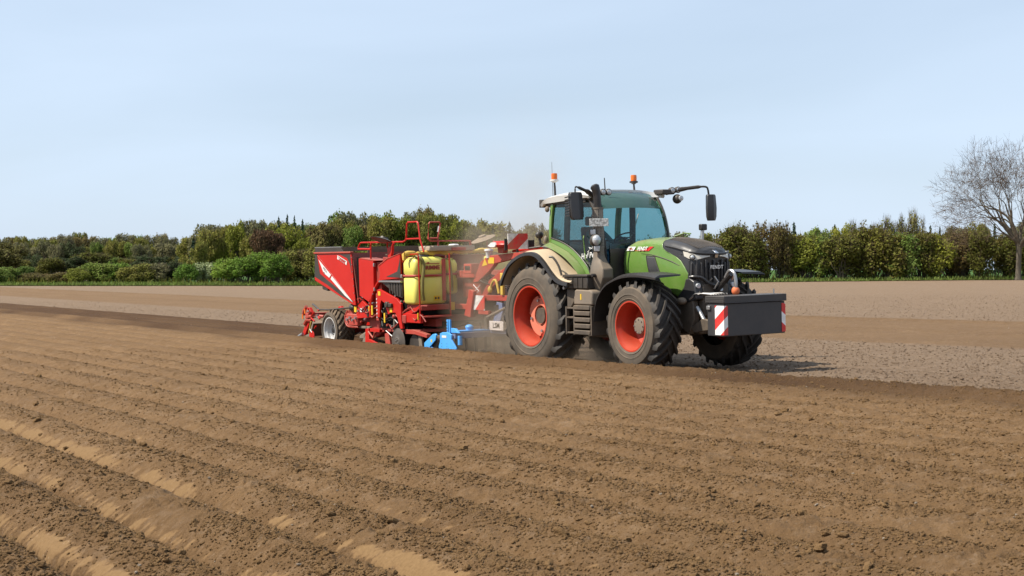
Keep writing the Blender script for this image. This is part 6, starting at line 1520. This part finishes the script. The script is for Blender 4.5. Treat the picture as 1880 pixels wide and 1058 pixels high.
    mb = MB(); mb.box(-1.06, -1.03, -1.20, -1.14, 2.30, 2.54).box(-1.06, -1.0, -.64, -.50, 2.32, 2.5); mb.tube([(-1.03, -.9, 2.25), (-1.03, -.9, 2.4)], .03, 6); mb.build('board_holder', DARK, dg, O)
    for i in range(6): MB().box(-1.03, -1.01, -1.145, -1.09, 2.33+.034*i, 2.345+.034*i).build('spring_coil', DARK, dg, O)
    mb = MB(); mb.ball((-.62, -.62, 2.60), (.07, .09, .08)); mb.tube([(-.62, -.62, 2.55), (-.60, -.62, 2.42), (-.5, -.5, 2.34), (-.7, -.45, 2.32)], .03, 7); mb.tube([(-.9, -.7, 2.33), (-.6, -.6, 2.36), (-.3, -.5, 2.32)], .02, 6); mb.build('camera_and_cables', BLACK, dg, O)
    # front lower: jockey strut, hazard sign, yellow ladder parts
    MB().prism([(-3.55, .88), (-3.28, .84), (-3.22, 1.10), (-3.12, 1.42), (-3.30, 1.46), (-3.42, 1.20)], -.72, -.64).build('support_bracket', RED_DUSTY, dg, O, bevel=.01)
    MB().obox((-3.01, -.66, 1.17), (.50, .012, .32), (0, R_(1), 0)).build('hazard_board', HAZARD_DUSTY, dg, O)
    MB().box(-3.05, -2.62, -.66, -.58, .92, 1.0).build('board_arm', RED_DUSTY, dg, O, bevel=.006)
    MB().box(-2.88, -2.76, -.62, -.52, .20, 1.0).build('support_leg', CHASSIS, dg, O, bevel=.008)
    MB().box(-3.0, -2.66, -.70, -.44, .10, .16).build('support_foot', HUB, dg, O, bevel=.01)
    MB().box(-3.0, -1.6, -.62, -.50, 1.22, 1.34).build('lower_drawbar', RED_DUSTY, dg, O, bevel=.01)
    MB().box(-2.12, -2.02, -.66, -.60, 1.35, 1.82).build('yellow_post', HOSE, dg, O, bevel=.012)
    MB().tube(smooth_path([(-2.62, -.6, 1.42), (-2.52, -.6, 1.62), (-2.38, -.6, 1.66), (-2.30, -.6, 1.50), (-2.26, -.6, 1.38)], 3), .030, 7).build('yellow_hose', HOSE, dg, O)
    MB().ball((-2.62, -.6, 1.46), (.07, .05, .08)).build('yellow_coupling', HOSE, dg, O)
    MB().tube([(-3.32, -.6, 1.56), (-3.05, -.62, 1.42), (-3.25, -.6, 1.36)], .010, 5).build('white_rope', WSTICK, dg, O)
    MB().tube([(-3.30, -.6, 1.40), (-3.0, -.62, 1.56)], .010, 5).build('white_rope', WSTICK, dg, O)
    mb = MB()
    for i in range(6): mb.tube(smooth_path([(-3.3, -.55+.05*i, 1.75), (-3.0, -.55+.04*i, 1.62+.03*i), (-2.4, -.5, 1.52+.04*i), (-1.5, -.4, 1.45+.03*i), (-.7, -.3, 1.5)], 3), .016, 5)
    mb.build('hydraulic_hoses', DARK, dg, O)
    b(MB().box(-4.3, -3.2, -.30, .45, 1.25, 1.70), 'valve_cabinet', RED_DARK, .02)
DISC = paint('worn_disc', (.035, .034, .034), .38, .30); OLIVE_HOSE = paint('olive_hose', (.20, .18, .03), .6, .2)
make_planter()

# blue rotary cultivator between tractor and planter
PLATE_OVAL = paint("pale_name_plate", (.85, .76, .72), .6, .15)
def make_harrow():
    base = (-3.0, 0, .1); O = Vector(base)
    B = root('rotary_cultivator', None, 'blue rotary cultivator with side plate working the soil between tractor and planter', 'cultivator', base)
    def b(mb, name, mat, bevel=0.): return mb.build(name, mat, B, O, bevel=bevel)
    for sg in (-1, 1):
        y0, y1 = sg*1.50, sg*1.46
        b(MB().prism([(-3.28, .53), (-3.18, .56), (-2.95, .57), (-2.78, .52), (-2.80, .42), (-2.60, .24), (-2.60, .13), (-3.34, .12), (-3.34, .26), (-3.28, .36)], y0, y1), 'side_plate', BLUE, .008)
        b(MB().prism([(-4.00, .13), (-3.34, .14), (-3.34, .19), (-3.62, .20), (-3.72, .24), (-3.55, .42), (-3.44, .48), (-3.50, .52), (-3.62, .50), (-4.0, .30)], sg*1.49, sg*1.45), 'roller_arm', BLUE, .008)
        b(MB().prism([(-3.50, .50), (-3.42, .50), (-3.46, .38), (-3.72, .22), (-3.80, .26)], sg*1.51, sg*1.49), 'adjusting_arm', BLUE, .006)
        for x in (-2.98, -2.89): b(MB().box(x-.025, x+.025, sg*1.485, sg*1.44, .54, .84), 'depth_post', BLUE, .008)
        mb = MB()
        for i in range(4): mb.cyl((-2.98, sg*1.487, .60+.06*i), (-2.98, sg*1.491, .60+.06*i), .011, 6)
        for x in (-3.20, -2.98):
            for z in (.20, .26, .32): mb.cyl((x, sg*1.50, z), (x, sg*1.504, z), .010, 6)
        b(mb, 'bolt_holes', BLACK)
        b(MB().prism([(-2.90, .56), (-2.86, .66), (-2.70, .655), (-2.55, .56)], sg*1.46, sg*1.40), 'gusset', BLUE, .006)
        b(MB().cyl((-2.62, sg*1.38, .30), (-2.62, sg*1.38, .50), .05, 12), 'side_bearing', BLUE, .006)
    b(MB().box(-3.18, -2.99, -1.506, -1.501, .445, .495), 'maker_sticker', WSTICK)
    b(MB().box(-3.66, -3.60, -1.514, -1.510, .33, .39), 'warning_sticker', YSTICK)
    b(MB().box(-3.02, -2.72, -1.44, 1.44, .43, .56), 'gear_trough', BLUE_DUSTY, .015)
    b(MB().box(-3.0, -2.74, -1.35, -.4, .565, .60), 'top_plate', BLUE, .006)
    b(MB().ball((-2.86, -1.0, .66), (.10, .09, .06), 14, 8), 'gear_cap', BLUE)
    b(MB().cyl((-2.86, -1.0, .56), (-2.86, -1.0, .64), .08, 14), 'gear_collar', BLUE)
    mb = MB()
    for i in range(10): mb.cyl((-2.715, -1.3+.28*i, .44), (-2.70, -1.3+.28*i, .44), .016, 6)
    b(mb, 'trough_bolts', STEEL)
    mb = MB()
    for i in range(12):
        y = -1.32+.24*i; mb.prism([(-2.92, .43), (-2.84, .43), (-2.82, .02), (-2.86, .02)], y-.02, y+.02)
    b(mb, 'tine', HUB, .004)
    b(MB().cyl((-3.72, -1.42, .28), (-3.72, 1.42, .28), .19, 20), 'packer_roller', MUD)
    # headstock towards the tractor
    b(MB().prism([(-2.72, .62), (-2.30, .62), (-2.10, 1.0), (-2.14, 1.18), (-2.34, 1.20), (-2.50, .78)], -.62, -.52), 'headstock', BLUE_DUSTY, .012)
    b(MB().prism([(-2.40, 1.14), (-2.26, 1.14), (-2.26, .96), (-2.44, .96)], -.63, -.625), 'headstock_opening', BLACK)
    b(MB().box(-2.62, -1.6, -.62, -.50, .52, .60), 'link_beam', BLUE_DUSTY, .01)
    b(MB().obox((-2.30, -.66, .69), (.56, .012, .20), (0, 0, 0)), 'name_plate', PLATE_OVAL, .05)
    lettering('lettering', 'LSM', .16, DARK, B, Vector((-2.30, -.669, .69))-O, SIDE, .001, bold=.004)
    b(MB().tube([(-2.72, -.64, .86), (-2.0, -.60, 1.08)], .030, 8), 'tie_bar', HUB)
    b(MB().tube([(-3.3, -1.0, .66), (-3.3, -.75, .74), (-2.9, -.7, .74), (-2.9, -.68, .60)], .015, 6), 'hose', DARK)

make_harrow()
# ------------------------------------------------------------------ dust stirred up by the machines
def dust(name, c, r, dens, label, rot=0, nscale=1.4, power=1.4, thr=.42):
    M = Mat(name); M.n.remove(M.b)
    v = M.node('ShaderNodeVolumePrincipled'); v.inputs['Color'].default_value = (.84, .66, .49, 1); v.inputs['Anisotropy'].default_value = .2
    tc = M.node('ShaderNodeTexCoord'); ln = M.node('ShaderNodeVectorMath'); ln.operation = 'LENGTH'; M.l.new(tc.outputs['Object'], ln.inputs[0])
    n = M.node('ShaderNodeTexNoise', Scale=nscale, Detail=4., Roughness=.6, Distortion=.4)
    ge = M.node('ShaderNodeNewGeometry'); M.l.new(ge.outputs['Position'], n.inputs['Vector'])
    fall = M.math('POWER', M.rng(ln.outputs['Value'], 0., 1., 1., 0.), power)
    d = M.math('MULTIPLY', M.math('MULTIPLY', fall, M.rng(n.outputs['Fac'], thr, .70)), dens)
    M.l.new(d, v.inputs['Density']); M.l.new(v.outputs[0], M.out.inputs['Volume'])
    mb = MB().ball((0, 0, 0), 1.0, 24, 14); o = mb.build(name, M.m)
    R = Matrix.Rotation(HEAD, 4, 'Z'); p = TRACTOR_AT+(R@Vector(c)); o.location = p; o.rotation_euler = (0, R_(rot), HEAD); o.scale = r
    tag(o, label, kind='stuff'); return o
dust('dust_haze', (-2.9, -.3, 1.5), (1.7, 1.3, 1.7), 1.5, 'brown dust hanging between the yellow tank and the rear tractor wheel', nscale=1.2, power=1.1, thr=.34)
dust('dust_plume', (-2.9, .4, 2.6), (2.1, 1.6, 3.6), .42, 'brown dust plume rising between the planter and the tractor cab', rot=0, nscale=.9, power=1.5, thr=.36)
dust('dust_cloud', (-1.9, -.3, .45), (2.6, 1.6, .80), 1.9, 'low dust cloud rolling behind the rear tractor wheel', nscale=1.5, power=1.2, thr=.34)
dust('dust_puff', (1.3, -.6, .22), (1.4, .8, .42), 2.4, 'dust puff between the front and rear tractor wheels', nscale=2.2, power=1.2, thr=.36)
